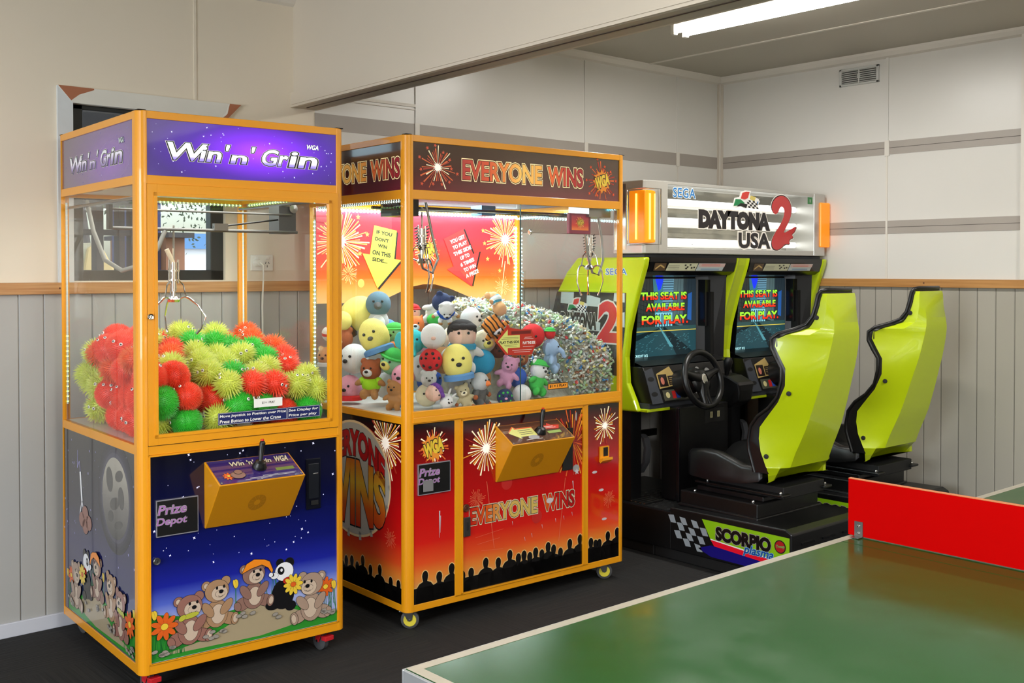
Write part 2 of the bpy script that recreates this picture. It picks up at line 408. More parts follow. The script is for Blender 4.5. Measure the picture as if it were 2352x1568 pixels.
# timber dado rail, skirting, cornice, corner strip
b = MB(); b.box((-3, YB-.02, 1.355), (XR, YB, 1.402), PINE)
for x in (1.475, 3.9): b.rev((x, YB-.0205, 1.379), (0, 1, 0), [(0, 0), (.004, 0)], mat('wood_knot', '5f3a22', .6), 8)
struct(b.build('trim_1', bevel=.002))
b = MB(); b.box((XR-.02, -3, 1.355), (XR, YB-.02, 1.402), PINE2)
b.rev((XR-.0205, 3.02, 1.38), (1, 0, 0), [(0, 0), (.005, 0)], MATS['wood_knot'], 8); struct(b.build('trim_2', bevel=.002))
b = MB(); b.box((-3, YB-.014, 0), (XR, YB, .058), mat('skirting_white', 'c9cbd4', .35)); struct(b.build('baseboard_back', bevel=.003))
b = MB(); b.box((XR-.014, -3, 0), (XR, YB-.014, .058), MATS['skirting_white']); struct(b.build('baseboard_right', bevel=.003))
b = MB()
cv = [(0, 0), (-.04, 0), (-.036, -.014), (-.02, -.036), (0, -.046)]
b.prism([(YB+p, HC+q) for p, q in cv], -3, XR, TRIMW, 'x'); b.prism([(XR+p, HC+q) for p, q in cv], -3, YB, TRIMW, 'y'); struct(b.build('trim_3'))
b = MB(); b.box((XR-.014, YB-.014, 1.402), (XR, YB, HC-.04), TRIMW); b.box((XR-.03, YB-.006, 1.402), (XR, YB, HC-.04), mat('corner_strip', 'cfc6b8', .5)); b.box((XR-.006, YB-.03, 1.402), (XR, YB, HC-.04), MATS['corner_strip']); struct(b.build('trim_4'))
# ceiling beam with its sliding-door track underneath
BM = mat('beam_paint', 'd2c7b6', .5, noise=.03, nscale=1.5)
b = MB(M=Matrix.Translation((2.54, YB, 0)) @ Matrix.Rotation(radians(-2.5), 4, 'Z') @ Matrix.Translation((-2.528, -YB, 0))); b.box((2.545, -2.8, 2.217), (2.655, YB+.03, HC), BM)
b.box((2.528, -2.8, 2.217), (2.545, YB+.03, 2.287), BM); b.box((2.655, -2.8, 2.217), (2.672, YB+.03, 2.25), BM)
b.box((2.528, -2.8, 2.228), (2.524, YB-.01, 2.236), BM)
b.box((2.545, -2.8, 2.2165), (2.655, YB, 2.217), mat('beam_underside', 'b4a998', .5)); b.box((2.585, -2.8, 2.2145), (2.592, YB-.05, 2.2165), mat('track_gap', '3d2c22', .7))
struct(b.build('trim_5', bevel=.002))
# window
FR = mat('black_window_frame', '14191a', .35)
wnd = bpy.data.objects.new('window_1', None); COL.objects.link(wnd); wnd['kind'] = 'structure'
wnd['label'] = 'black framed window in the cream wall behind the crane machines'
b = MB(); y0, y1 = YB+.02, YB+.07
b.box((WX0, y0, WZ0), (WX1, y1, WZ0+.045), FR); b.box((WX0, y0, WZ1-.02), (WX1, y1, WZ1), FR)
b.box((WX0, y0, WZ0), (WX0+.05, y1, WZ1), FR); b.box((WX1-.062, y0, WZ0), (WX1, y1, WZ1), FR); b.box((1.86, y0, WZ0), (1.893, y1, WZ1), FR)
b.build('window_frame', wnd, bevel=.003)
b = MB(); b.box((WX0+.04, YB+.045, WZ0+.03), (WX1-.05, YB+.048, WZ1-.01), glass('window_glass', (.93, .95, .95), 1.4)); b.build('window_pane', wnd)
ARC = mat('undercoat_architrave', 'dddbd2', .55, noise=.07, nscale=9)
b = MB(); b.prism([(1.474, 2.2), (1.535, 2.134), (2.215, 2.134), (2.28, 2.2)], YB-.016, YB, ARC, 'y'); 
b.prism([(1.476, 2.2003), (1.527, 2.143), (1.56, 2.17), (1.62, 2.194), (1.62, 2.2003)], YB-.0165, YB-.015, RAWB, 'y')
b.prism([(2.28, 2.2003), (2.215, 2.1337), (2.19, 2.1337), (2.21, 2.15), (2.225, 2.2003)], YB-.0165, YB-.015, RAWB, 'y')
b.prism([(2.195, 2.14), (2.213, 2.155), (2.222, 2.194), (2.216, 2.194), (2.205, 2.158), (2.19, 2.143)], YB-.017, YB-.0164, WHT, 'y'); struct(b.build('trim_6'))
b = MB(); b.prism([(1.474, 2.2), (1.535, 2.134), (1.535, 1.402), (1.474, 1.402)], YB-.014, YB, mat('undercoat_architrave_side', 'd2d6d8', .5, noise=.08, nscale=14), 'y'); struct(b.build('trim_7'))
# air vent
t = thing('air_vent', 'small louvred white air vent high on the right wall under the cornice', 'vent', (XR, 3.443, 2.611))
VW = mat('vent_white', 'c5c5c0', .4); b = MB()
for a in (((-.012, -.13, .04), (0, .13, .052)), ((-.012, -.13, -.052), (0, .13, -.04)), ((-.012, -.13, -.052), (0, -.114, .052)), ((-.012, .114, -.052), (0, .13, .052)), ((-.012, -.004, -.045), (-.004, .004, .045)), ((-.013, -.009, -.012), (-.004, .009, .012))): b.box(*a, VW)
b.build('frame', t, bevel=.002)
b = MB(); b.box((-.002, -.12, -.045), (0, .12, .045), mat('vent_dark', '55544f', .8)); b.build('backing', t)
b = MB()
for i in range(7):
    z = -.036+i*.012; b.box((-.010, -.115, z-.001), (-.001, .115, z+.003), VW, Matrix.Translation((0, 0, 0)))
b.build('louvres', t)
# fluorescent battens
TUBE = mat('lit_tube', 'fffdf8', .5, emit=14)
def batten(x, y0, y1, label):
    t = thing('fluorescent_light', label, 'light', (x, (y0+y1)/2, HC)); h = (y1-y0)/2
    b = MB(); b.prism([(-.035, 0), (.035, 0), (.03, -.04), (-.03, -.04)], -h, h, TRIMW, 'y'); b.build('batten', t, bevel=.003)
    for s in (-1, 1):
        b = MB(); b.cyl((s*.045, -h+.03, -.058), .013, 2*h-.06, TUBE, 'y', 12); b.build('lamp_tube', t)
        for e in (-1, 1):
            b = MB(); b.box((s*.045-.016, e*(h-.03)-.012, -.078), (s*.045+.016, e*(h-.03)+.012, -.02), WHT); b.build('lamp_holder', t, bevel=.004)
def batten_light(x, y, e):
    area_light('batten_glow', (x, y, HC-.085), (0, 0, 0), .12, 1.15, e, (1.0, .975, .92))
LG = 'fluorescent battens on the ceiling outside the picture'
batten(4.30, 2.40, 3.62, 'twin tube fluorescent batten lit on the ceiling above the driving game')
batten_light(4.30, 3.01, 17)
for x, y, q_ in ((4.3, .3, 'over the near end of the table tennis table'), (1.3, .6, 'over the middle of the room'), (-1.0, 1.2, 'at the left end of the room'), (.9, -1.4, 'behind the camera by the front windows')):
    batten(x, y-.6, y+.6, 'fluorescent ceiling batten '+q_); batten_light(x, y, 34)
for o in list(COL.objects):
    if o.get('label', '').startswith('fluorescent ceiling batten'): o['group'] = LG
# socket and cord behind the left crane machine
t = thing('wall_socket', 'white double power socket on the cream wall behind the left crane machine', 'socket', (2.386, YB, 1.486))
b = MB(); b.box((-.057, -.008, -.037), (.057, 0, .037), WHT); b.build('face_plate', t, bevel=.004)
for x in (-.028, .028):
    b = MB(); b.box((x-.008, -.0125, .014), (x+.008, -.007, .028), WHT); b.build('rocker_switch', t, bevel=.002)
b = MB()
for x, z, r in ((.018, 0, .4), (.034, 0, -.4), (.026, -.016, 0)):
    b.box((-.0015, -.0086, -.005), (.0015, -.008, .005), BLKM, Matrix.Translation((x, 0, z)) @ Matrix.Rotation(r, 4, 'Y'))
b.build('pin_slots', t)
t = thing('power_cord', 'white plug and cord hanging from the wall socket down behind the balls', 'cord', (2.358, YB-.008, 1.486))
b = MB(); b.cyl((0, 0, 0), .019, -.035, WHT, 'y', 16, r2=.014); b.build('plug', t)
b = MB(); b.tube([(0, -.035, 0), (.004, -.055, -.012), (.008, -.05, -.05), (.012, -.03, -.2), (.02, -.02, -.4), (.03, -.02, -.6), (.03, -.02, -.9)], .0035, WHT); b.build('cable', t)

# ================================================================ OUTDOORS seen through the window
b = MB(); b.box((-8, YB+.2, -.2), (30, 40, -.1), mat('pale_paving', 'c8c4ba', .8)); o = b.build('ground'); struct(o)
DT = mat('dark_timber', '4b4a4a', .7); SLY = mat('slide_yellow', 'e6cf92', .5)
t = thing('play_frame', 'dark timber playground frame standing outside the window', 'playground', (2.58, 7.6, -.1))
for i, (x, w) in enumerate(((0, .055), (.17, .05), (.33, .04), (.42, .03))):
    b = MB(); b.box((x, -.05, 0), (x+w, .05, 2.4), DT); b.build('post', t)
b = MB(); b.box((-.3, -.04, 1.80), (.62, .04, 1.84), DT); b.build('handrail', t)
b = MB(); b.box((-.6, -.4, 2.02), (.5, .5, 3.6), mat('black_roof', '0c0e0e', .8)); b.build('roof', t)
t = thing('playground_slide', 'cream plastic slide beside the playground frame outside', 'slide', (2.95, 8.7, -.1))
b = MB()
b.prism([(.0, 1.45), (.05, 1.72), (.14, 1.78), (.2, 1.7), (.36, 1.4), (.5, .9), (.55, 0), (.38, 0), (.3, .8), (.15, 1.2)], -.25, .25, SLY, 'y'); b.build('chute', t, bevel=.02)
t = thing('brick_hut', 'small brown brick hut outside with a dark blue door', 'building', (3.62, 8.4, -.1))
b = MB(); b.box((0, 0, 0), (.16, 1.2, 1.82), mat('brown_brick', 'a5765a', .8, noise=.2, nscale=14)); b.build('wall', t)
b = MB(); b.box((-.06, .1, 0), (0, 1.0, 2.15), mat('navy_door', '2c3a72', .5)); b.build('door', t)
b = MB(); b.box((-.02, -.1, 1.82), (.2, 1.3, 1.86), DT); b.build('roof', t)
t = thing('blue_roof_shed', 'long white shed with a blue roof far outside the window', 'building', (8.9, 20, -.1))
b = MB(); b.box((0, 0, 0), (1.6, 2, 1.98), mat('white_shed', 'f0f0ee', .7)); b.build('wall', t)
b = MB(); b.box((.0, -.1, 1.98), (1.7, 2.1, 2.28), mat('blue_roof', '5f93c8', .6)); b.build('roof', t)
LEAF = mat('tree_leaves', '51604a', .8)
def tree(loc, h, r, label, seed):
    R = random.Random(seed); t = thing('leafy_tree', label, 'tree', loc)
    b = MB(); b.tube([(0, 0, 0), (.1, 0, h*.4), (0, .1, h*.8)], [.15, .1, .05], DT); b.build('trunk', t)
    b = MB()
    for i in range(2600):
        a, q, z = R.uniform(0, 2*pi), r*R.random()**.5, R.gauss(0, .35)*r
        c = Vector((q*cos(a), q*sin(a)*.6, h*.85+z)); e = Euler((R.uniform(0, 6), R.uniform(0, 6), 0)).to_matrix()
        s = .032; b.add([c+e @ Vector(p) for p in ((-s, 0, 0), (0, -s*.5, 0), (s, 0, 0), (0, s*.5, 0))], [(0, 1, 2, 3)], LEAF)
    b.build('foliage', t)
tree((7.5, 15.5, -.1), 3.6, 1.3, 'green tree outside seen at the right of the window', 3)
tree((4.9, 14, -.1), 3.4, .8, 'smaller green tree outside behind the playground frame', 4)
# ================================================================ CRANE MACHINES
X3, Y3, Z3 = Vector((1,0,0)), Vector((0,1,0)), Vector((0,0,1))
def corner_post(x, y, sx, sy, z0, z1, r=.028, w=.033, d=.05):
    """rounded extrusion whose outer corner is (x,y); sx,sy point inwards"""
    p = []
    for i in range(7):
        a = radians(180+90*i/6); p.append((r+r*cos(a), r+r*sin(a)))
    p += [(w, 0), (w, .018), (.02, .02), (.018, d), (0, d)]
    q = [(x+sx*a, y+sy*b) for a, b in p]
    if sx*sy < 0: q = q[::-1]
    return q
def frame_mb(w, d, zb, zt, rails, dside=.05, wf=.033):
    b = MB()
    for x, y, sx, sy in ((0,0,1,1), (w,0,-1,1), (0,d,1,-1), (w,d,-1,-1)):
        b.prism(corner_post(x, y, sx, sy, zb, zt, w=wf, d=dside if y == 0 else .028), zb, zt, YEL, 'z', smooth=False)
    for z0, z1 in rails:
        b.box((.025, .001, z0), (w-.025, .02, z1), YEL); b.box((.025, d-.02, z0), (w-.025, d-.001, z1), YEL)
        b.box((.001, .02, z0), (.02, d-.02, z1), YEL); b.box((w-.02, .02, z0), (w-.001, d-.02, z1), YEL)
    return b
RED = mat('red_plastic', 'c8202a', .35); RUB = mat('grey_rubber', '4a4a4c', .6); YWH = mat('yellow_wheel_disc', 'd8c83a', .5)
def caster(root, x, y, rz, red=False):
    """swivel caster: bracket at the cabinet underside (z .08), wheel on the floor"""
    R = Matrix.Translation((x, y, 0)) @ Matrix.Rotation(rz, 4, 'Z')
    bm_ = MB(); M = R
    c = RED if red else STEEL
    bm_.box((-.032, -.032, .074), (.032, .032, .08), STEEL, M)
    for s in (-1, 1): bm_.prism([(-.02, .074), (.024, .074), (.020, .036), (.002, .032)], s*.016-.0015, s*.016+.0015, c, 'y', M)
    bm_.box((-.02, -.017, .066), (.024, .017, .074), c, M)
    if red: bm_.box((-.045, -.02, .045), (-.018, .02, .062), RED, M)
    o = bm_.build('caster', root, bevel=.002)
    w = MB(); w.rev(M @ Vector((.010, -.0125, .037)), M.to_3x3() @ Vector((0, 1, 0)), [(0, 0), (.022, 0), (.022, -.001), (.030, 0), (.037, .004), (.037, .021), (.030, .025), (0, .025)], RUB, 24)
    w.rev(M @ Vector((.010, -.0142, .037)), M.to_3x3() @ Vector((0, 1, 0)), [(0, 0), (.026, 0), (.026, .002)], YWH if not red else RUB, 18, smooth=False)
    w.rev(M @ Vector((.010, -.019, .037)), M.to_3x3() @ Vector((0, 1, 0)), [(0, 0), (.005, .0), (.005, .038), (0, .038)], CHR, 10)
    w.build('wheel', o)
def lock(root, x, y, z, r=.011, name='lock', ms=None, axis=(0, -1, 0)):
    b = MB(); b.rev((x, y, z), axis, [(r, 0), (r, .006), (r*.85, .008), (r*.5, .007), (r*.45, .009), (0, .009)], ms or CHR, 18)
    b.box((x-.001, y-.0095, z-r*.35), (x+.001, y-.0085, z+r*.35), BLKM); return b.build(name, root)
def led_strip(root, a, c, n, m, bead=.0045, name='led_strip'):
    a, c = Vector(a), Vector(c); b = MB(); d = (c-a)
    b.tube([a, c], .004, mat('led_tape', 'd8e8e8', .4), 6)
    for i in range(n): b.ell(a+d*((i+.5)/n), bead, m, n=6, k=4)
    return b.build(name, root)
LEDW = mat('led_cyan_white', 'c4f4ff', .5, emit=22); LEDG = mat('led_green', '9cff60', .5, emit=8); LEDC = mat('led_cyan', '70e0ff', .5, emit=16)
def claw(root, x, y, ztop, zhub, spread, ground, label=None, coil=True, ang=0):
    """grab hanging on a cord; every prong its own part"""
    o = MB()
    o.tube([(x, y, ztop), (x, y, zhub+.12)], .004, CHR, 6)
    o.cyl((x, y, zhub+.02), .011, .11, CHR, n=16); o.cyl((x-.017, y, zhub+.05), .004, .09, CHR, n=8); o.cyl((x+.017, y, zhub+.05), .004, .09, CHR, n=8)
    o.cyl((x, y, zhub+.06), .022, .006, CHR, n=16); o.cyl((x, y, zhub+.095), .022, .005, CHR, n=16); o.cyl((x, y, zhub-.015), .006, .05, CHR, n=10)
    o.rev((x, y, zhub-.02), (0, 0, 1), [(0, 0), (.02, 0), (.026, .01), (.014, .022), (0, .022)], CHR, 14)
    g = o.build('claw', root, label=label)
    for i in range(3):
        a = ang+i*2*pi/3; c, s = cos(a), sin(a)
        def q(r, z): return (x+c*r, y+s*r, zhub+z)
        p = MB(); p.tube([q(.018, -.008), q(.04, .0), q(.055, -.005), q(.055+spread*.5, -.03), q(.05+spread, -.075), q(.035+spread, -.12), q(.03+spread*.8, -.14)], [.0035, .0035, .005, .004, .0035, .0035, .006], CHR, 8)
        p.tube([q(.045, .0), q(.035, .045), q(.02, .06)], .003, CHR, 6); p.build('prong', g)
    if coil:
        p = MB(); pts = []
        for i in range(110):
            t = i/109; a = t*2*pi*22; ph = t*pi
            cx = x+.028*cos(ph+pi*0)*1.0; cz = zhub+.14-.10*sin(ph)
            pts.append((cx+.008*cos(a), y+.010*sin(a), cz+.004*cos(a)))
        p.tube(pts, .0022, BLK, 5); p.build('coiled_cable', g)
    return g
def wedge_box(root, x0, x1, zt, zb, ly, lz, name='control_box'):
    b = MB(); P = [(0.004, zt), (ly, lz), (-.004, zb), (.004, zb)]
    b.prism([(y, z) for y, z in P], x0, x1, YEL2, 'x')
    o = b.build(name, root, bevel=.002)
    cx, t = (x0+x1)/2+.005, .52
    cy = ly+(-.004-ly)*t; cz = lz+(zb-lz)*t; v = Vector((0, ly+.004, lz-zb)).normalized()
    a = Art((cx, cy, cz), (1, 0, 0), v, step=.0006); a.ellipse(0, 0, .033, .038, mat('worn_print_ochre', 'b87a06', .5), 1, n=28); a.ellipse(0, 0, .012, .014, YEL2, 2)
    for i in range(12): a.line([(.013*cos(i*pi/6), .015*sin(i*pi/6)), (.032*cos(i*pi/6), .036*sin(i*pi/6))], .0012, YEL2, 3)
    a.build('speaker_print', o)
    return o
def joystick(box, x, y, z, n, ht=.085, lean=.012, w=.0):
    b = MB(); n = Vector(n).normalized(); c = Vector((x, y, z))
    b.rev(c, n, [(0, 0), (.026, 0), (.026, .004), (.022, .012), (.018, .022), (.010, .026), (0, .026)], BLK, 20)
    t = c+Vector((lean, 0, ht)); b.tube([c+n*.02, c*.4+t*.6, t], [.006, .0095, .0105], BLK, 12); b.ell(t, .0108, BLK, n=14, k=8)
    o = b.build('joystick', box); r = MB(); r.cyl(t+Vector((0, 0, .004)), .006, .011, mat('red_button', 'd03018', .3), n=12); r.build('button', o); return o
# ---------------------------------------------------------------- machine 1 : purple
M1 = thing('prize_crane_machine', 'yellow framed crane machine with purple starry panels, full of spiky rubber balls', 'arcade machine', (1.4163, 3.512, 0), radians(-2.4738))
w, d, zb, zt = .787, .886, .08, 1.988
fb = frame_mb(w, d, zb, zt, [(zb, .113), (.826, .858), (1.742, 1.772), (1.962, zt)])
fb.box((.02, .02, zb), (w-.02, d-.02, zb+.01), YEL); fb.box((.02, .02, zt-.008), (w-.02, d-.02, zt-.002), BLKM)
fb.build('cabinet_frame', M1, bevel=.0015)
def caps(root, w, d, zt):
    for x, y in ((.017, .017), (w-.017, .017), (.017, d-.017), (w-.017, d-.017)):
        c = MB(); c.box((x-.015, y-.015, zt-.001), (x+.015, y+.015, zt+.003), BLKM); c.build('corner_cap', root, bevel=.002)
caps(M1, w, d, zt)
for x, y in ((.05, .055), (w-.07, .055), (.07, d-.07), (w-.07, d-.07)): caster(M1, x, y, radians(100), True)
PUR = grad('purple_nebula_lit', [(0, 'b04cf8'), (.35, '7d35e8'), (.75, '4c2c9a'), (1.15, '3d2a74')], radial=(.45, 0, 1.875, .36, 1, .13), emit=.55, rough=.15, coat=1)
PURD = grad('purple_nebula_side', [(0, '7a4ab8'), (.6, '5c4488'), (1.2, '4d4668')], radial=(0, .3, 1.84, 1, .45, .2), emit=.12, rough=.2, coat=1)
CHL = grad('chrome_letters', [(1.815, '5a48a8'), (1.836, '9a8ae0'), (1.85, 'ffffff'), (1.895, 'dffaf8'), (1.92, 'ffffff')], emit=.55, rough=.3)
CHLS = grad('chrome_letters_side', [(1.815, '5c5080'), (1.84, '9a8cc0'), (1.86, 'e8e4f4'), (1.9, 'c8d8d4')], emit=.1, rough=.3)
STR = mat('star_white', 'd8d8ff', .4, emit=.6); STD = mat('star_dim', '9c98c0', .4, emit=.1)
def stars(a, x0, y0, x1, y1, n, seed, m, L=1, s=.004, avoid=None):
    R = random.Random(seed)
    for i in range(n):
        x, y = R.uniform(x0, x1), R.uniform(y0, y1)
        if avoid and avoid(x, y): continue
        q = s*R.choice((.3, .4, .5, .8, 1)); a.star(x, y, q, m, L, n=4, inner=.35, rot=.5)
def wing(a, x0, x1, z0, z1, m, L, wg, out=None, s=1):
    kx = (x1-x0)/.581
    for t, xa, xb, ya, yb in (('W', 0, .145, 0, 1), ('in', .128, .205, .0, .86), ("'", .225, .238, .72, 1.06), ('n', .243, .303, 0, .5), ("'", .322, .335, .72, 1.06), ('Gr', .357, .46, 0, .98), ('in', .468, .581, 0, .95)):
        a.text(t, x0+xa*kx, z0+ya*(z1-z0), x0+xb*kx, z0+yb*(z1-z0), m, L, bold=.02, shear=.28*s, outline=.03, om=MATS['ink'], o2=.045, om2=WPRINT)
    a.text('WGA', wg[0], wg[1], wg[2], wg[3], m, L, bold=.03, outline=.04, shear=.2*s)
a = Art((0, .006, 0), (1,0,0), (0,0,1)); a.slab(.033, 1.772, .757, 1.962, PUR); stars(a, .04, 1.78, .75, 1.955, 55, 5, STR)
wing(a, .087, .668, 1.829, 1.889, CHL, 2, (.628, 1.899, .68, 1.917))
a.build('header_panel', M1, label='glowing purple header panel reading Win \'n\' Grin')
a = Art((.006, d, 0), (0,-1,0), (0,0,1)); a.slab(.022, 1.772, d-.05, 1.962, PURD); stars(a, .03, 1.78, .83, 1.955, 40, 6, STD)
wing(a, d-.77, d-.165, 1.825, 1.885, CHLS, 2, (d-.2, 1.893, d-.145, 1.912)); a.build('header_panel', M1)
a = Art((w-.006, 0, 0), (0,1,0), (0,0,1)); a.slab(.05, 1.772, d-.022, 1.962, PURD); a.build('header_panel', M1)
b = MB(); b.box((.02, .022, 1.757), (w-.02, d-.022, 1.765), WHT); b.build('ceiling_panel', M1)
# panes
b = MB(); b.box((.007, .045, .855), (.011, d-.025, 1.742), GLS); b.build('window_pane', M1)
b = MB(); b.box((w-.011, .045, .855), (w-.007, d-.025, 1.742), GLS); b.build('window_pane', M1)
b = MB(); b.box((.028, d-.012, .855), (w-.028, d-.008, 1.742), GLS); b.build('window_pane', M1)
# glazed door
b = MB()
for x0, x1, z0, z1 in ((.031, .064, .859, 1.742), (.717, .757, .859, 1.742), (.064, .717, .859, .895), (.064, .717, 1.702, 1.742)):
    b.box((x0, -.006, z0), (x1, .012, z1), YEL)
for x0, x1, z0, z1 in ((.052, .064, .884, 1.714), (.717, .728, .884, 1.714), (.052, .728, .884, .895), (.052, .728, 1.702, 1.714)): b.box((x0, -.0095, z0), (x1, -.005, z1), YEL)
b.box((.0305, -.001, .856), (.0315, .003, 1.744), BLKM); b.box((.03, -.001, .8565), (.757, .002, .8585), BLKM)
DR = b.build('glazed_door', M1, bevel=.0015)
b = MB(); b.box((.06, .002, .89), (.72, .006, 1.706), GLS); b.build('door_glass', DR); lock(DR, .0385, -.006, 1.295)
NVY = mat('navy_print', '14205e', .35)
a = Art((0, .0015, 0), (1,0,0), (0,0,1)); a.rect(.415, .957, .527, .988, WPRINT); a.text('$1 = 1 PLAY', .447, .968, .497, .977, MATS['ink'], 1, .02)
a.build('sticker', DR, label='small white sticker reading $1 = 1 PLAY')
a = Art((0, .0015, 0), (1,0,0), (0,0,1)); a.rect(.279, .905, .681, .948, NVY)
for x0, x1 in ((.281, .544), (.548, .679)):
    for r in ((x0, .9065, x1, .9073), (x0, .9459, x1, .9467), (x0, .9065, x0+.0008, .9467), (x1-.0008, .9065, x1, .9467)): a.rect(*r, WPRINT, 1)
a.text('Move Joystick to Position over Prize', .285, .929, .54, .941, WPRINT, 1, .02, shear=.15); a.text('Press Button to Lower the Crane', .285, .911, .52, .923, WPRINT, 1, .02, shear=.15)
a.text('See Display for', .552, .929, .672, .941, WPRINT, 1, .02, shear=.15); a.text('Price per play', .552, .911, .666, .923, WPRINT, 1, .02, shear=.15); a.build('sticker', DR, label='navy blue instruction sticker')
# lower front door with the bear picture
NIGHT = grad('night_sky_print', [(.25, 'a8b4e8'), (.31, '5468cc'), (.37, '16209a'), (.46, '0c1468'), (.62, '0a0e3e'), (.8, '08091c')], rough=.12, coat=1)
b = MB()
for r in ((.031, .113, .037, .826), (.752, .113, .758, .826), (.031, .113, .758, .117), (.031, .820, .758, .826)): b.box((r[0], -.003, r[1]), (r[2], .008, r[3]), YEL)
b.box((.0375, -.001, .1165), (.7515, .001, .1175), BLKM)
LD = b.build('lower_door', M1)
def paint(name, col): return mat('print_'+name, col, .3, coat=.6)
GRS, PTH, STN, STN2 = paint('grass', '2c8c2a'), paint('path', 'a8987a'), paint('stone', '9a938a'), paint('stone_dark', '6f6a64')
BR1, BR2, BR3, BR4 = paint('bear_rose', '96685c'), paint('bear_tan', 'a98463'), paint('bear_mauve', '8e6a5e'), paint('bear_beige', 'a88e7c')
LGT, ORG, PYL, PWH, PBK = paint('bear_light', 'cdb7a2'), paint('orange', 'e0601c'), paint('yellow', 'ecc83c'), paint('white', 'eeeef2'), paint('black', '0c0c10')
PRD, PGN = paint('red', 'd02818'), paint('leaf', '1f7a30')
def flower(a, x, z, r, m, core, L, n=9):
    for i in range(n): t = 360*i/n; a.oell(x+r*.62*cos(radians(t)), z+r*.62*sin(radians(t)), r*.42, r*.2, m, L, t, ow=.001)
    a.oell(x, z, r*.28, r*.24, core, L+2, ow=.001)
def bear(a, x, z, s, body, light, L, face=1, nose=(0, -.015), hat=None, sit=0):
    """seated cartoon bear: x,z is the middle of the trunk; face turns the muzzle"""
    E = lambda cx, cz, rx, rz, m, l, rot=0: a.oell(x+cx*s*face, z+cz*s, rx*s, rz*s, m, L+l, rot*face, ow=.0013)
    E(-.046, -.044, .034, .024, body, 0, 20); E(.048, -.046, .034, .022, body, 0, -20)
    E(0, -.02, .042, .05, body, 2); E(.004, -.022, .026, .035, light, 3)
    E(-.04, .085, .017, .017, body, 4); E(.034, .093, .017, .017, body, 4); E(-.04, .085, .009, .009, light, 5)
    E(0, .062, .045, .04, body, 6); E(.01, .052, .03, .026, light, 7)
    E(.012, .05, .018, .012, light, 8); E(.016, .057, .008, .006, PBK, 9)
    E(.0, .072, .0032, .0048, PBK, 9); E(.027, .074, .0032, .0048, PBK, 9)
    E(-.034, -.002, .016, .032, body, 8, 35); E(.036, .0, .016, .032, body, 8, -40)
    E(.068, -.05, .014, .022, body, 8, -10); E(.070, -.05, .009, .015, light, 9, -10)
    E(-.066, -.05, .013, .018, body, 4, 20)
    a.line([(x+(.004)*s*face, z+.043*s), (x+.014*s*face, z+.038*s), (x+.024*s*face, z+.044*s)], .0012, PBK, L+11)
def tulip(a, x, z, L, m=None):
    a.line([(x, z-.06), (x, z)], .003, PGN, L); a.oell(x, z+.01, .009, .016, m or PYL, L+1, ow=.001); a.oell(x-.005, z+.011, .005, .015, m or PYL, L+2, 12, ow=.0008)
def meadow(a, x0, x1, M=lambda x: x, seed=2):
    hill = [(x0, .285), (x0+.09, .262), (x0+.2, .232), (x0+.3, .243), (x0+.36, .262), (x0+.44, .262), (x0+.52, .225), (x0+.6, .18), (x1, .15)]
    a.poly([(M(p[0]), p[1]) for p in [(x0, .118)]+[(x1, .118)]+hill[::-1]][::(1 if M(1) > M(0) else -1)], GRS, 1)
    pth = [(x0+.02, .135), (x0+.4, .128), (x1-.2, .14), (x0+.62, .165), (x0+.53, .2), (x0+.45, .25), (x0+.34, .245), (x0+.3, .2), (x0+.2, .16)]
    a.poly([(M(p[0]), p[1]) for p in pth][::(1 if M(1) > M(0) else -1)], PTH, 2)
    R = random.Random(seed)
    for cx, cz, n in ((x0+.04, .15, 7), (x0+.225, .175, 6), (x0+.34, .215, 4), (x1-.05, .165, 6), (x0+.47, .187, 2)):
        for i in range(n): a.oell(M(cx+R.uniform(-.035, .035)), cz+R.uniform(-.018, .01), .011, .006, STN, 32, R.uniform(-15, 15), ow=.0009)
    for i in range(60):
        x = R.choice((R.uniform(x0, x0+.12), R.uniform(x1-.12, x1), R.uniform(x0+.38, x0+.5)))
        z = .13 if x < x0+.2 else (.15 if x > x1-.15 else .25); a.line([(M(x), z), (M(x+R.uniform(-.02, .02)), z+R.uniform(.06, .13))], .003, PGN, 3, .0005)
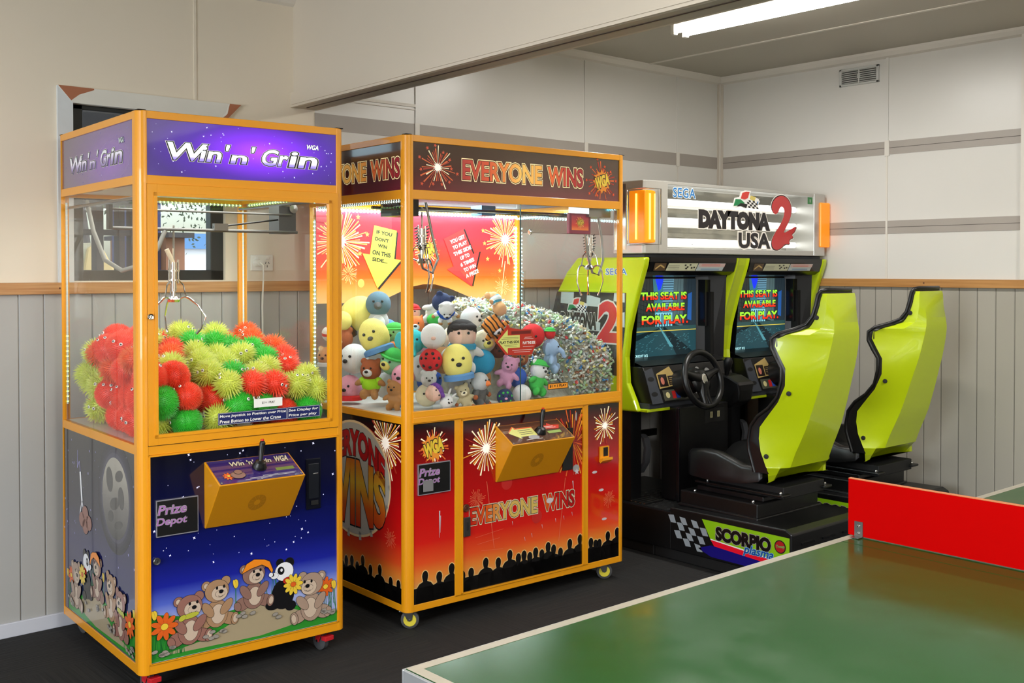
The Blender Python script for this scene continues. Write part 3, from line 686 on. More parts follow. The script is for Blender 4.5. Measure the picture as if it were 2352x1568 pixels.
def gang(a, x0, M, f=1):
    bear(a, M(x0+.135), .225, 1.0, BR1, LGT, 20, f); bear(a, M(x0+.235), .262, .98, BR2, LGT, 8, f); bear(a, M(x0+.375), .298, .95, BR3, LGT, 8, f)
    bear(a, M(x0+.605), .215, 1.05, BR4, LGT, 18, -f)
    x = M(x0+.49)   # panda
    a.oell(x, .262, .045, .055, PBK, 8, ow=.0005); a.oell(x+.005*f, .345, .037, .034, PWH, 10); a.oell(x+.026*f, .374, .018, .018, PBK, 9); a.oell(x-.012*f, .38, .014, .014, PBK, 9)
    a.oell(x-.008*f, .35, .012, .014, PBK, 12, 20); a.oell(x-.006*f, .352, .005, .006, PWH, 13, ow=.0003); a.oell(x-.034*f, .335, .015, .011, PWH, 12, ow=.001); a.oell(x-.044*f, .34, .008, .007, PBK, 14, ow=.0003)
    a.oell(x+.02*f, .31, .02, .012, PRD, 13, ow=.001); a.oell(x-.04*f, .23, .03, .018, PBK, 12, ow=.0005); a.oell(x+.03*f, .215, .022, .018, PBK, 12, ow=.0005)
    flower(a, M(x0+.53), .292, .038, PYL, ORG, 26, 10)
    # soft hat on the middle bear
    hx = M(x0+.375)
    a.poly([(hx+p*f, z) for p, z in ((-.05, .365), (-.03, .4), (.0, .412), (.04, .405), (.062, .395), (.075, .36), (.07, .345), (.055, .37), (.03, .385), (-.01, .378))][::(1 if f > 0 else -1)], MATS['ink'], 30)
    a.poly([(hx+p*f, z) for p, z in ((-.047, .367), (-.029, .398), (.0, .410), (.04, .403), (.06, .393), (.073, .36), (.069, .35), (.055, .372), (.03, .387), (-.01, .380))][::(1 if f > 0 else -1)], paint('hat', 'f08a1c'), 31)
    a.oell(hx+.065*f, .343, .008, .008, PWH, 31, ow=.001)
    a.oell(M(x0+.138), .256, .03, .009, paint('scarf', 'b8b83c'), 32, 8*f, ow=.001); a.oell(M(x0+.108), .252, .014, .009, paint('scarf', 'b8b83c'), 33, 30*f, ow=.001)
    flower(a, M(x0+.045), .236, .046, ORG, PYL, 34); flower(a, M(x0+.665), .258, .036, ORG, PYL, 14); tulip(a, M(x0+.305), .325, 22); tulip(a, M(x0+.7), .25, 20); tulip(a, M(x0+.012), .27, 20)
a = Art((0, .004, 0), (1,0,0), (0,0,1), step=.0002); a.slab(.037, .117, .752, .820, NIGHT)
stars(a, .04, .42, .75, .815, 75, 11, STR, s=.006); meadow(a, .037, .752); gang(a, .037, lambda x: x)
a.build('picture_panel', LD, label='night sky picture of cartoon bears and a panda on a meadow')
lock(LD, .057, .001, .464, .0125, ms=mat('dull_steel', '6a6a66', .35, .8))
# prize flap and coin entry
def prize_flap(root, x0, x1, z0, z1, ty):
    b = MB(); b.box((x0, -.004, z0), (x1, .01, z1), BLK)
    for r in ((x0-.002, z0-.002, x1+.002, z0+.001), (x0-.002, z1-.001, x1+.002, z1+.002), (x0-.002, z0, x0, z1), (x1, z0, x1+.002, z1)): b.box((r[0], -.005, r[1]), (r[2], .002, r[3]), mat('flap_edge', '8a8890', .35))
    o = b.build('prize_flap', root); 
    a = Art((0, -.0045, 0), (1,0,0), (0,0,1)); pk = mat('lilac_print', 'b77cc4', .4); lt = mat('pale_pink_print', 'e0d2e0', .4)
    a.text('Prize', x0+.003, ty[0], x0+.1, ty[0]+.031, pk, 1, .0, .2, outline=.02, om=MATS['ink'], o2=.04, om2=lt)
    a.text('Depot', x0-.004, ty[1], x0+.1, ty[1]+.031, pk, 1, .0, .2, outline=.02, om=MATS['ink'], o2=.04, om2=lt)
    a.build('lettering', o, label='lettering Prize Depot'); return o
prize_flap(LD, .058, .201, .547, .668, (.62, .577))
b = MB(); b.box((.622, -.003, .56), (.681, .006, .748), mat('smoked_plate', '10121c', .12)); b.box((.63, -.0045, .60), (.672, -.002, .73), mat('coin_mech', '1a1e26', .25)); b.box((.648, -.006, .69), (.668, -.004, .694), CHR); b.box((.64, -.006, .575), (.67, -.003, .592), BLKM); b.build('coin_plate', LD, bevel=.001)
BX = wedge_box(M1, .228, .552, .782, .550, -.128, .718)
u = Vector((0, .128+.004, .064)).normalized()
PLX = mat('purple_plate', '39286a', .08, coat=1)
a = Art((.228, -.128, .7185), (1,0,0), u, step=.0006); L_ = .142
a.rect(.006, .005, .318, L_, PLX, 1); a.text("Win 'n' Grin", .075, .098, .235, .125, mat('cream_print', 'd8ccb0', .4), 2, .03, .2, outline=.03)
a.text('WGA', .245, .095, .3, .13, MATS['cream_print'], 2, .04, .3, outline=.04)
a.rect(.232, .045, .302, .062, mat('green_display', '68783c', .3, emit=.15), 2)
a.rect(.12, .02, .29, .0215, WPRINT, 2); a.rect(.17, .026, .3, .0272, WPRINT, 2); a.rect(.1, .014, .2, .0152, WPRINT, 2)
flower(a, .05, .045, .02, ORG, PYL, 2); a.oell(.085, .045, .026, .02, BR3, 5); a.oell(.09, .06, .014, .012, BR3, 7)
for x, y in ((.012, .012), (.16, .010), (.312, .012), (.012, .134), (.312, .134)): a.ellipse(x, y, .0035, .0035, CHR, 3, n=10)
a.build('control_plate', BX)
joystick(BX, .405, -.062, .754, (0, -.45, 1), .083, .012)
# moon and meadow picture on the left side
SN = grad('night_sky_print_side', [(.12, '2c3c5c'), (.4, '26265c'), (.55, '16162e'), (.82, '0e0e12')], rough=.1, coat=1)
a = Art((.004, d, 0), (0,-1,0), (0,0,1), step=.0002); a.slab(.02, .113, d-.045, .826, SN); stars(a, .03, .4, .83, .82, 60, 21, STD, s=.007)
my = d-.25
for i, q in enumerate((.20, .185, .172, .16)): a.ellipse(my, .645, q*.95, q, mat('moon_glow_%d' % i, ('1a1924', '242330', '302e3e', '454254')[i], .3, coat=1), 1+i, n=36)
a.ellipse(my, .643, .14, .145, grad('moon_print', [(.5, '3a3836'), (.62, '75706a'), (.72, 'a19b8e'), (.8, 'b0aa9c')], rough=.2, coat=1), 5, n=40)
for x, y, rx, ry in ((-.06, .06, .035, .045), (.04, .085, .04, .02), (.06, .01, .03, .04), (-.01, -.02, .05, .022), (-.05, -.07, .03, .02), (.03, -.09, .045, .014)): a.ellipse(my+x, .643+y, rx, ry, mat('moon_sea', '4e4b47', .3, coat=1), 6, rot=15)
rx_ = d-.65
a.line([(rx_-.03, .76), (rx_-.035, .69), (rx_-.01, .72), (rx_, .68)], .004, STD, 3); a.line([(rx_, .68), (rx_+.02, .57)], .018, PWH, 4); a.line([(rx_+.02, .57), (rx_-.01, .51)], .008, PWH, 4); a.line([(rx_+.02, .57), (rx_+.05, .52)], .008, PWH, 4)
for x, y in ((.02, .5), (.06, .48), (.1, .5), (.06, .53)): a.oell(rx_+x, y, .035, .028, BR1, 5)
fx = lambda x: d-.045-(x-.037)*1.08
meadow(a, .037, .74, fx, 8); gang(a, .037, fx, -1); a.build('picture_panel', M1, label='dark moonlit picture panel on the left side')
a = Art((w-.004, 0, 0), (0,1,0), (0,0,1)); a.slab(.045, .113, d-.02, .826, SN); a.build('picture_panel', M1, label='dark starry panel on the right side')
b = MB(); b.box((.02, d-.012, .1), (w-.02, d-.005, .84), BLKM); b.build('back_panel', M1)
b = MB(); b.box((.02, .02, .846), (w-.02, d-.02, .857), WHT); b.build('floor_tray', M1)
ml = bpy.data.lights.new('ball_fill_light', 'AREA'); ml.shape = 'RECTANGLE'; ml.size = .6; ml.size_y = .5; ml.energy = 3.6; ml.color = (1, 1, .94)  # added fill light that brightens the balls, not a real lamp fitting
lo = bpy.data.objects.new('ball_fill_light', ml); COL.objects.link(lo); lo.parent = M1; lo.location = (.39, .42, 1.75)
# gantry, claw, LEDs, chute
b = MB(); b.box((.70, .37, 1.60), (.775, .46, 1.71), mat('carriage_grey', '3c3c3c', .4)); b.rev((.76, .365, 1.70), (0, -1, 0), [(0, 0), (.018, 0), (.018, .006), (0, .008)], STEEL, 16)
RD = mat('rod_steel', '6c6c6a', .4, .6); b.tube([(.03, .36, 1.675), (.75, .36, 1.675)], .004, RD); b.tube([(.03, .36, 1.605), (.775, .36, 1.605)], .0062, RD); b.tube([(.44, .36, 1.62), (.70, .38, 1.655)], .0035, BLK)
b.ell((.435, .36, 1.618), (.016, .01, .014), BLK); b.box((.42, .35, 1.605), (.475, .372, 1.632), STEEL); b.box((.02, .35, 1.60), (.034, .38, 1.69), MATS['carriage_grey'])
b.tube([(.03, .05, 1.70), (.03, .85, 1.70)], .006, STEEL); b.tube([(.75, .05, 1.72), (.75, .85, 1.72)], .006, STEEL)
b.tube([(.05, .70, 1.72), (.05, .62, 1.6), (.06, .52, 1.49), (.09, .42, 1.45), (.14, .38, 1.47), (.2, .36, 1.53), (.23, .36, 1.6)], .0085, mat('grey_hose', '8a8a84', .5), 10)
b.build('gantry', M1)
g = claw(M1, .262, .36, 1.62, 1.352, .066, 0, coil=False, ang=-.6)
b = MB(); b.tube([(.235, .36, 1.53), (.25, .36, 1.50), (.262, .36, 1.47)], .009, mat('hose_beige', 'cfc0a4', .5), 8); b.build('hose', g)
led_strip(M1, (.30, .80, 1.735), (.755, .84, 1.735), 26, LEDG); led_strip(M1, (w-.018, d-.03, .90), (w-.018, d-.03, 1.72), 44, mat('led_off', 'c8c4a0', .4, emit=.6)); led_strip(M1, (w-.018, .05, 1.735), (w-.018, .8, 1.735), 30, LEDG)
led_strip(M1, (.02, d-.03, .92), (.02, d-.03, 1.20), 14, LEDG); led_strip(M1, (.02, d-.03, 1.2), (.02, d-.03, 1.72), 26, MATS['led_off'])
b = MB(); b.box((.172, .03, .857), (.174, .24, 1.12), GLS2); b.box((.255, .03, .857), (.257, .24, 1.12), GLS2); b.box((.03, .24, .857), (.257, .242, 1.12), GLS2); b.build('prize_chute', M1)
# ---------------------------------------------------------------- machine 2 : red and yellow
M2 = thing('prize_crane_machine', 'wide yellow framed crane machine with red firework panels, plush toys left and candy right', 'arcade machine', (2.4786, 3.4639, 0), radians(-1.6295))
w, d, zb, zt = 1.2366, .80, .08, 1.991
fb = frame_mb(w, d, zb, zt, [(zb, .108), (.834, .862), (1.736, 1.773), (1.965, zt)], dside=.038, wf=.036)
fb.box((.02, .02, zb), (w-.02, d-.02, zb+.01), YEL); fb.box((.02, .02, zt-.008), (w-.02, d-.02, zt-.002), BLKM)
for x0, x1 in ((.241, .274), (.97, 1.0)): fb.box((x0, .001, .1), (x1, .02, .84), YEL)
fb.box((.03, -.005, .862), (w-.03, .016, .886), YEL); fb.box((.03, -.007, .84), (w-.03, .012, .862), YEL)
fb.build('cabinet_frame', M2, bevel=.0015); caps(M2, w, d, zt)
for x, y, r in ((.045, .06, -38), (w-.09, .06, -38), (.07, d-.07, 90), (w-.07, d-.07, 90)): caster(M2, x, y, radians(r))
MAR = grad('maroon_header', [(1.77, '6a2028'), (1.84, '52241f'), (1.92, '4a3428'), (1.97, '4c3a2c')], rough=.12, coat=1, emit=.04)
HL = grad('word_everyone', [(.28, 'a82c24'), (.42, 'd0502c'), (.52, 'e88c3c'), (.6, 'f4c060'), (.72, 'f0a848'), (.75, 'e87034'), (.86, 'b83428'), (.97, '902028')], axis='X', rough=.3, emit=.2)
GLOW = mat('glow_outline', 'f8e0a8', .4, emit=.3); GLOW2 = mat('glow_orange', 'e05a28', .4, emit=.15)
R1, R2, R3 = mat('ray_white', 'fff0c8', .4, emit=.15), mat('ray_orange', 'e8682c', .4), mat('ray_red', 'b8301c', .4)
FST = mat('firework_star', 'e0542c', .4); FCO = mat('firework_core', 'fff4e8', .4, emit=.25)
def wga(a, x, z, s, L):
    a.ellipse(x, z, .05*s, .045*s, GLOW2, L); a.star(x, z, .06*s, mat('wga_gold', 'e89030', .35), L+1, n=12, inner=.7); a.text('WGA', x-.05*s, z-.028*s, x+.05*s, z+.03*s, PYL, L+2, .06, .15, outline=.06, rot=18)
def words(a, x0, x1, z0, z1, m, L, gm=None):
    k = (x1-x0)/.684; gm = gm or GLOW
    for t, p, q in (('EVERYONE', 0, .436), ('WINS', .47, .684)): a.text(t, x0+p*k, z0, x0+q*k, z1, m, L, .03, outline=.025, om=MATS['ink'], o2=.055, om2=gm)
a = Art((0, .006, 0), (1,0,0), (0,0,1), step=.0003); a.slab(.036, 1.773, w-.036, 1.965, MAR)
a.burst(.159, 1.869, .095, [R1, R2, R3, R2], 34, 4, 1, FCO, FST, .006); words(a, .284, .968, 1.826, 1.910, HL, 6)
a.burst(1.087, 1.866, .09, [R2, R3], 30, 5, 1, None, FST, .006); wga(a, 1.087, 1.86, .95, 5); a.build('header_panel', M2, label='dark maroon header panel reading EVERYONE WINS')
HS = grad('word_everyone_side', [(.1, '902028'), (.25, 'e87034'), (.33, 'f0a848'), (.5, 'f4c060'), (.65, 'd0502c'), (.76, 'a82c24')], axis='Y', rough=.3, emit=.15)
a = Art((.006, d, 0), (0,-1,0), (0,0,1), step=.0003); a.slab(.02, 1.773, d-.036, 1.965, MAR); words(a, d-.745, d-.05, 1.823, 1.905, HS, 4); a.build('header_panel', M2)
a = Art((w-.006, 0, 0), (0,1,0), (0,0,1), step=.0003); a.slab(.036, 1.773, d-.02, 1.965, MAR); a.build('header_panel', M2)
b = MB(); b.box((.02, .02, 1.768), (w-.02, d-.02, 1.774), mat('maroon_sheet', '4a1c38', .5)); b.build('ceiling_panel', M2)
# panes
b = MB(); b.box((.036, .006, .884), (.60, .010, 1.737), GLS); b.box((.5985, .004, .87), (.6005, .011, 1.737), mat('glass_edge', '3c5450', .2)); b.build('window_pane', M2)
b = MB(); b.box((.585, .012, .884), (w-.036, .016, 1.737), GLS); b.build('window_pane', M2)
b = MB(); b.box((.007, .036, .86), (.011, d-.025, 1.737), GLS); b.build('window_pane', M2)
b = MB(); b.box((w-.011, .036, .86), (w-.007, d-.025, 1.737), GLS); b.build('window_pane', M2)
lock(M2, w-.012, .671, 1.65, .014, axis=(-1, 0, 0))
# printed inner back board
BG = grad('inner_board_print', [(1.28, 'e8b878'), (1.36, 'f09c4c'), (1.42, 'f4641c'), (1.5, 'e83820'), (1.62, 'e03040'), (1.74, 'c83048')], rough=.25, emit=.12)
a = Art((0, d-.03, 0), (1,0,0), (0,0,1), step=.0004)
wav = [(.03, 1.30), (.25, 1.30), (.36, 1.30), (.446, 1.333), (.55, 1.372), (.62, 1.384), (.69, 1.383), (.77, 1.365), (.85, 1.337), (.95, 1.30), (1.08, 1.28), (1.2, 1.275)]
a.poly(wav+[(1.2, 1.735), (.03, 1.735)], BG, 0)
IR = [mat('in_ray_cream', 'ffe8a8', .4, emit=.25), mat('in_ray_gold', 'f8b85c', .4, emit=.15)]
a.burst(1.137, 1.613, .15, IR, 52, 7, 2, mat('burst_core_cyan', 'c8f0f0', .4, emit=.4), None, .007, clip=(.9, 1.3, 1.198, 1.733)); a.burst(.155, 1.585, .16, IR, 56, 8, 2, FCO, None, .007, clip=(.035, 1.3, .4, 1.733))
a.burst(.197, 1.435, .06, IR, 30, 9, 2, None, None, .003); a.burst(1.118, 1.366, .06, IR, 34, 10, 2, None, None, .003, clip=(.9, 1.285, 1.198, 1.7)); a.ellipse(.266, 1.391, .018, .02, IR[1], 2)
a.line([(1.137, 1.5), (1.105, 1.29)], .004, IR[0], 2)
for x, z in ((.25, 1.7), (.3, 1.62), (.26, 1.53), (.99, 1.655), (1.0, 1.59), (1.02, 1.51), (1.1, 1.45)): a.star(x, z, .013, IR[1], 4)
a.burst(.635, 1.55, .085, IR, 30, 12, 2, None, FST, .005); wga(a, .635, 1.55, .9, 5)
ay = mat('arrow_yellow', 'f0ee4c', .35, emit=.2)
ar = [(.337, 1.664), (.464, 1.641), (.449, 1.506), (.487, 1.500), (.355, 1.367), (.273, 1.531), (.313, 1.526)]
a.poly([(x+.008, z-.008) for x, z in ar][::-1], MATS['ink'], 7); a.poly(ar[::-1], ay, 8)
for t, x0, z0, x1, z1 in (('IF YOU', .349, 1.618, .438, 1.636), ("DON'T", .342, 1.587, .42, 1.605), ('WIN', .356, 1.556, .408, 1.574), ('ON THIS', .326, 1.519, .43, 1.541), ('SIDE...', .325, 1.49, .412, 1.508)): a.text(t, x0, z0, x1, z1, MATS['ink'], 9, .045, rot=-9)
arr = [(.742, 1.608), (.863, 1.660), (.925, 1.535), (.965, 1.548), (.917, 1.371), (.761, 1.457), (.802, 1.472)]
a.poly([(x+.01, z) for x, z in arr][::-1], MATS['ink'], 7); a.poly(arr[::-1], mat('arrow_red', 'e03838', .35, emit=.15), 8)
for i, (t, wd) in enumerate((('YOU GET', .095), ('TO PLAY', .095), ('THIS SIDE', .115), ('UP TO', .06), ('6 TIMES', .09), ('TO WIN', .08), ('A PRIZE', .085))):
    cx, cz = .826+i*.0155, 1.607-i*.0285; a.text(t, cx-wd/2, cz-.01, cx+wd/2, cz+.01, WPRINT, 9, .035, rot=20)
b = MB(); a.build('inner_back_board', M2)
b = MB(); b.box((.03, d-.022, .86), (w-.03, d-.018, 1.735), GLS); b.build('window_pane', M2)
led_strip(M2, (.03, d-.045, 1.728), (w-.03, d-.045, 1.728), 60, LEDW, .008); led_strip(M2, (w-.03, .03, 1.74), (w-.03, d-.04, 1.72), 46, LEDC, .005); led_strip(M2, (w-.03, d-.035, .95), (w-.03, d-.035, 1.68), 36, LEDW, .006)
led_strip(M2, (.022, d-.03, .95), (.022, d-.03, 1.68), 38, LEDC, .005); led_strip(M2, (.03, .03, 1.73), (.03, d-.05, 1.73), 40, LEDW, .004)
ml = bpy.data.lights.new('toy_fill_light', 'AREA'); ml.shape = 'RECTANGLE'; ml.size = 1.0; ml.size_y = .3; ml.energy = 10; ml.color = (.86, 1, 1)  # unseen fill light added over toys and candy to brighten them
lo = bpy.data.objects.new('toy_fill_light', ml); COL.objects.link(lo); lo.parent = M2; lo.location = (.62, .45, 1.76)
# lower panels
RG = grad('red_firework_print', [(.15, 'd8a060'), (.21, 'e88a34'), (.27, 'e65020'), (.35, 'd61a10'), (.46, 'c80c0c'), (.62, 'a80a0a'), (.74, '6c0808'), (.82, '160505')], rough=.14, coat=1)
HALO = grad('crowd_halo', [(.1, 'c89858'), (.25, 'f0cc88')], rough=.2, coat=1); CRB = mat('crowd_black', '0c0a0a', .15, coat=1)
def crowd(a, xs, x0, x1, z0):
    for k, (m, g, L) in enumerate(((HALO, .0035, 1), (CRB, 0, 2))):
        a.rect(x0, z0, x1, .172+g, m, L)
        for x, z in xs:
            if k == 0 and not (x0+.004 < x < x1-.004): continue
            cl = lambda v: min(max(v, x0), x1)
            pts = [(cl(x+(.015+g)*cos(t)), z-.021+(.021+g)*sin(t)) for t in [pi*(i-1)/8 for i in range(11)]]
            pts += [(cl(x-.010-g), z-.043+g*.5), (cl(x-.028-g), z-.050+g), (cl(x-.040-g), z-.064+g), (cl(x-.046-g), z0), (cl(x+.046+g), z0), (cl(x+.040+g), z-.064+g), (cl(x+.028+g), z-.050+g), (cl(x+.010+g), z-.043+g*.5)]
            a.poly(pts, m, L)
WR = grad('word_door', [(.32, 'd01c14'), (.42, 'e05c1c'), (.5, 'dcb45c'), (.69, 'd8b860'), (.73, 'e0641c'), (.8, 'd01810'), (.92, 'a80c10')], axis='X', rough=.2, coat=.6)
SCR = mat('scratch_white', 'c8c0c4', .6)
def panel2(x0, x1, name, extra, heads, root, y=.004):
    a = Art((0, y, 0), (1,0,0), (0,0,1), step=.0002); a.slab(x0, .108, x1, .832, RG); crowd(a, heads, x0, x1, .108); extra(a); return a.build(name, root)
H = [(.093, .237), (.163, .222), (.226, .245), (.282, .203), (.327, .208), (.405, .237), (.473, .226), (.537, .248), (.585, .225), (.617, .232), (.65, .22), (.684, .234), (.72, .22), (.757, .246), (.79, .23), (.831, .209), (.888, .239), (.951, .25), (1.02, .223), (1.05, .21), (1.074, .209), (1.129, .236), (1.19, .244)]
FR_ = [R1, mat('ray_amber', 'f0a030', .4), R1, R3]
def e1(a):
    a.burst(.135, .735, .085, [R2, R3, R1], 34, 14, 5, None, FST, .007, clip=(.038, .6, .239, .83)); wga(a, .131, .732, 1.0, 9)
    a.line([(.165, .47), (.163, .36)], .006, SCR, 5, .001); a.line([(.17, .45), (.168, .38)], .003, SCR, 5, .001)
panel2(.036, .241, 'picture_panel', e1, [h for h in H if h[0] < .25], M2)
def e3(a):
    a.burst(1.108, .732, .092, FR_, 40, 15, 5, FCO, FST, .006, clip=(1.002, .6, 1.198, .83)); a.burst(1.134, .389, .045, [mat('ray_soft', 'e87850', .4)], 26, 16, 5, None, None, .003)
    for p in ((1.03, .53, 1.055, .515), (1.07, .44, 1.1, .43), (1.09, .3, 1.12, .295)): a.ellipse((p[0]+p[2])/2, (p[1]+p[3])/2, .016, .006, SCR, 6)
panel2(1.0, w-.034, 'picture_panel', e3, [h for h in H if h[0] > 1.0], M2)
b = MB()
for r in ((.274, .106, .28, .834), (.964, .106, .97, .834), (.274, .106, .97, .112), (.274, .828, .97, .834)): b.box((r[0], -.004, r[1]), (r[2], .01, r[3]), YEL)
b.box((.2735, -.001, .1045), (.97, .001, .1062), BLKM)
D2 = b.build('lower_door', M2)
def e2(a):
    a.burst(.406, .70, .125, FR_, 54, 17, 5, FCO, FST, .007, clip=(.282, .4, .96, .828)); a.burst(.905, .675, .17, [R3, R2, mat('ray_amber', 'f0a030', .4)], 44, 18, 5, None, None, .008, clip=(.3, .4, .962, .826))
    a.burst(.356, .49, .05, [MATS['ray_soft']], 26, 19, 5, None, None, .003); a.ellipse(.52, .54, .03, .03, mat('soft_glow', 'c02420', .4), 4); a.ellipse(.69, .37, .03, .03, MATS['soft_glow'], 4)
    a.line([(.41, .56), (.45, .27)], .0025, mat('trail', 'e07050', .4), 5); a.line([(.86, .52), (.82, .24)], .0025, MATS['trail'], 5)
    sc_ = lambda x, z: z+(x-.319)*(0)
    for t, xa, xb in (('EVERYONE', .319, .693), ('WINS', .727, .915)): a.text(t, xa, .386, xb, .459, WR, 8, .03, outline=.025, om=MATS['ink'], o2=.06, om2=mat('cream_halo', 'e4d4b0', .4))
    a.ellipse(.765, .43, .02, .012, SCR, 12); a.line([(.35, .33), (.5, .345)], .0012, MATS['trail'], 5); a.line([(.36, .3), (.48, .31)], .0012, MATS['trail'], 5); a.line([(.38, .27), (.5, .26)], .0012, MATS['trail'], 5)
    for x, z in ((.55, .37), (.66, .3), (.72, .33), (.8, .345), (.85, .35), (.9, .36), (.62, .29)): a.line([(x, z), (x+.003, z-.018)], .003, SCR, 6, .0005)
    a.ellipse(.925, .555, .02, .017, mat('peel_silver', '9c9a9a', .3), 9); a.star(.93, .54, .016, SCR, 10); a.line([(.905, .5), (.91, .46)], .006, SCR, 9, .001); a.ellipse(.925, .79, .005, .02, MATS['peel_silver'], 9)
panel2(.28, .964, 'picture_panel', e2, [h for h in H if .25 < h[0] < .99], D2)
lock(D2, .297, .001, .464, .016, ms=mat('rusty_lock', '6a3a28', .5, .5)); b = MB(); b.box((.284, -.006, .345), (.318, .002, .425), mat('hasp_grey', '4c4846', .4, .6)); b.box((.298, -.009, .37), (.304, -.005, .405), BLKM); b.build('hasp', D2, bevel=.002)
b = MB(); b.box((.84, -.004, .554), (.90, .006, .742), BLKM); b.box((.872, -.006, .68), (.88, -.003, .77), mat('coin_mech', '1a1e26', .25)); b.build('coin_plate', D2, bevel=.001)
pf = prize_flap(M2, .057, .212, .549, .67, (.622, .583)); a = Art((0, -.0052, 0), (1,0,0), (0,0,1)); a.rect(.075, .56, .125, .605, mat('worn_patch', '7c7a7c', .4), 8); a.build('worn_patch', pf)
BX = wedge_box(M2, .457, .812, .789, .551, -.114, .721); u = Vector((0, .118, .068)).normalized()
a = Art((.457, -.114, .7215), (1,0,0), u, step=.0006)
a.rect(.006, .005, .349, .132, mat('bronze_plate', '5c3c30', .06, coat=1), 1); a.poly([(.03, .075), (.075, .11), (.075, .095), (.17, .095), (.17, .045), (.075, .045), (.075, .03)][::-1], mat('sticker_lime', 'd8d878', .4), 3); a.poly([(.03, .08), (.075, .118), (.085, .103), (.175, .103), (.165, .04), (.075, .05)][::-1], ORG, 2)
for z in (.083, .07, .058): a.rect(.085, z, .155, z+.003, MATS['ink'], 4)
a.poly([(.22, .08), (.22, .1), (.26, .1), (.27, .115), (.285, .1), (.33, .095), (.31, .07), (.26, .075)][::-1], PRD, 3); a.rect(.235, .088, .29, .091, WPRINT, 4); a.rect(.24, .08, .3, .0825, WPRINT, 4); a.rect(.235, .045, .31, .062, mat('green_display2', '86a050', .3, emit=.15), 3)
a.rect(.09, .02, .18, .022, WPRINT, 3); a.ellipse(.14, .033, .03, .014, MATS['peel_silver'], 4)
for x, y in ((.012, .012), (.18, .010), (.343, .012), (.012, .125), (.343, .125)): a.ellipse(x, y, .0035, .0035, CHR, 3, n=10)
a.build('control_plate', BX); joystick(BX, .655, -.06, .752, (0, -.5, 1), .09, .016)
b = MB(); b.box((1.072, -.004, .565), (1.13, .004, .637), YEL); b.box((1.092, -.0045, .59), (1.122, -.003, .632), BLKM); b.prism([(-.003, .56), (-.024, .575), (-.024, .588), (-.003, .582)], 1.07, 1.134, YEL, 'x'); b.build('coin_return', M2, bevel=.002)
# left side panel with the round logo
a = Art((.004, d, 0), (0,-1,0), (0,0,1), step=.0002); a.slab(.02, .108, d-.04, .832, RG)
crowd(a, [(d-y, z) for y, z in ((.469, .22), (.423, .229), (.379, .212), (.335, .247), (.274, .221), (.202, .236), (.12, .203), (.063, .203), (.52, .24), (.58, .22), (.65, .25), (.72, .22))], .02, d-.04, .108)
a.burst(d-.155, .745, .16, FR_, 60, 31, 5, FCO, FST, .008, clip=(.03, .4, d-.042, .828)); a.burst(d-.12, .36, .045, [MATS['ray_soft']], 24, 32, 5, None, None, .003)
cx = d-.40; a.ellipse(cx, .565, .285, .248, mat('logo_halo', 'f0d0a0', .4), 8, n=48); a.ellipse(cx, .565, .275, .238, mat('logo_grey', 'b8b4aa', .35, coat=.5), 9, n=48)
for i in range(9): t = radians(200+i*20); a.line([(cx+.26*cos(t), .565+.225*sin(t)), (cx+.275*cos(t), .565+.26*sin(t))], .014, MATS['logo_grey'], 9, .02)
RW = grad('logo_letters', [(.33, 'c81818'), (.45, 'd86018'), (.55, 'e0b030'), (.62, 'd88020'), (.7, 'c01818')], rough=.2, coat=.5)
RW2 = mat('logo_letters_red', 'b81818', .25, coat=.5)
def arch(X, Y):
    t = (X-cx)/.25; return X, Y-.11*t*t
a.text('EVERYONE', cx-.24, .66, cx+.24, .775, RW2, 10, .05, outline=.025, warp=arch); 
def arch2(X, Y):
    t = (X-cx)/.25; return X, .5+(Y-.5)*(1-.28*t*t)
a.text('WINS', cx-.245, .36, cx+.245, .65, RW, 10, .05, outline=.02, warp=arch2); a.build('picture_panel', M2, label='red side panel with a big round EVERYONE WINS logo')
a = Art((w-.004, 0, 0), (0,1,0), (0,0,1)); a.slab(.036, .108, d-.02, .832, RG); a.build('picture_panel', M2, label='plain red side panel')
b = MB(); b.box((.02, d-.012, .1), (w-.02, d-.005, .84), BLKM); b.build('back_panel', M2)
b = MB(); b.box((.02, .02, .848), (w-.02, d-.035, .858), WHT); b.build('floor_tray', M2)
b = MB()
b.box((.94, .02, .858), (.944, .36, 1.247), GLS2); b.box((.944, .02, .858), (1.2, .022, 1.0), GLS2); b.box((.15, .03, .858), (.152, .22, 1.15), GLS2); b.box((.36, .03, .858), (.362, .22, 1.2), GLS2); b.build('divider', M2)
b = MB(); b.box((.64, .02, .858), (.643, .7, 1.45), GLS2); b.build('divider', M2)
# cranes
b = MB(); b.tube([(.03, .3, 1.715), (1.2, .3, 1.715)], .007, CHR); b.tube([(.03, .22, 1.715), (1.2, .22, 1.715)], .007, CHR); b.box((.10, .2, 1.68), (.2, .34, 1.75), mat('carriage_black', '202426', .4)); b.box((1.06, .06, 1.70), (1.2, .2, 1.755), STEEL); b.box((.6, .28, 1.70), (.68, .36, 1.745), mat('motor_blue', '5c86b0', .3, .5))
b.tube([(.03, .04, 1.74), (.03, .76, 1.74)], .006, STEEL); b.build('gantry', M2)
claw(M2, .23, .22, 1.70, 1.50, .03, 0, ang=.3); claw(M2, 1.10, .10, 1.72, 1.475, .02, 0, ang=.9)
b = MB(); b.tube([(.235, .2, 1.74), (.27, .2, 1.6), (.30, .2, 1.5), (.27, .2, 1.44), (.22, .2, 1.46), (.2, .2, 1.52)], .006, STEEL, 8); b.tube([(1.14, .09, 1.74), (1.17, .09, 1.6), (1.18, .09, 1.5), (1.15, .09, 1.43), (1.11, .09, 1.44), (1.08, .09, 1.52), (1.06, .09, 1.64)], .006, STEEL, 8); b.build('lift_cable', M2)
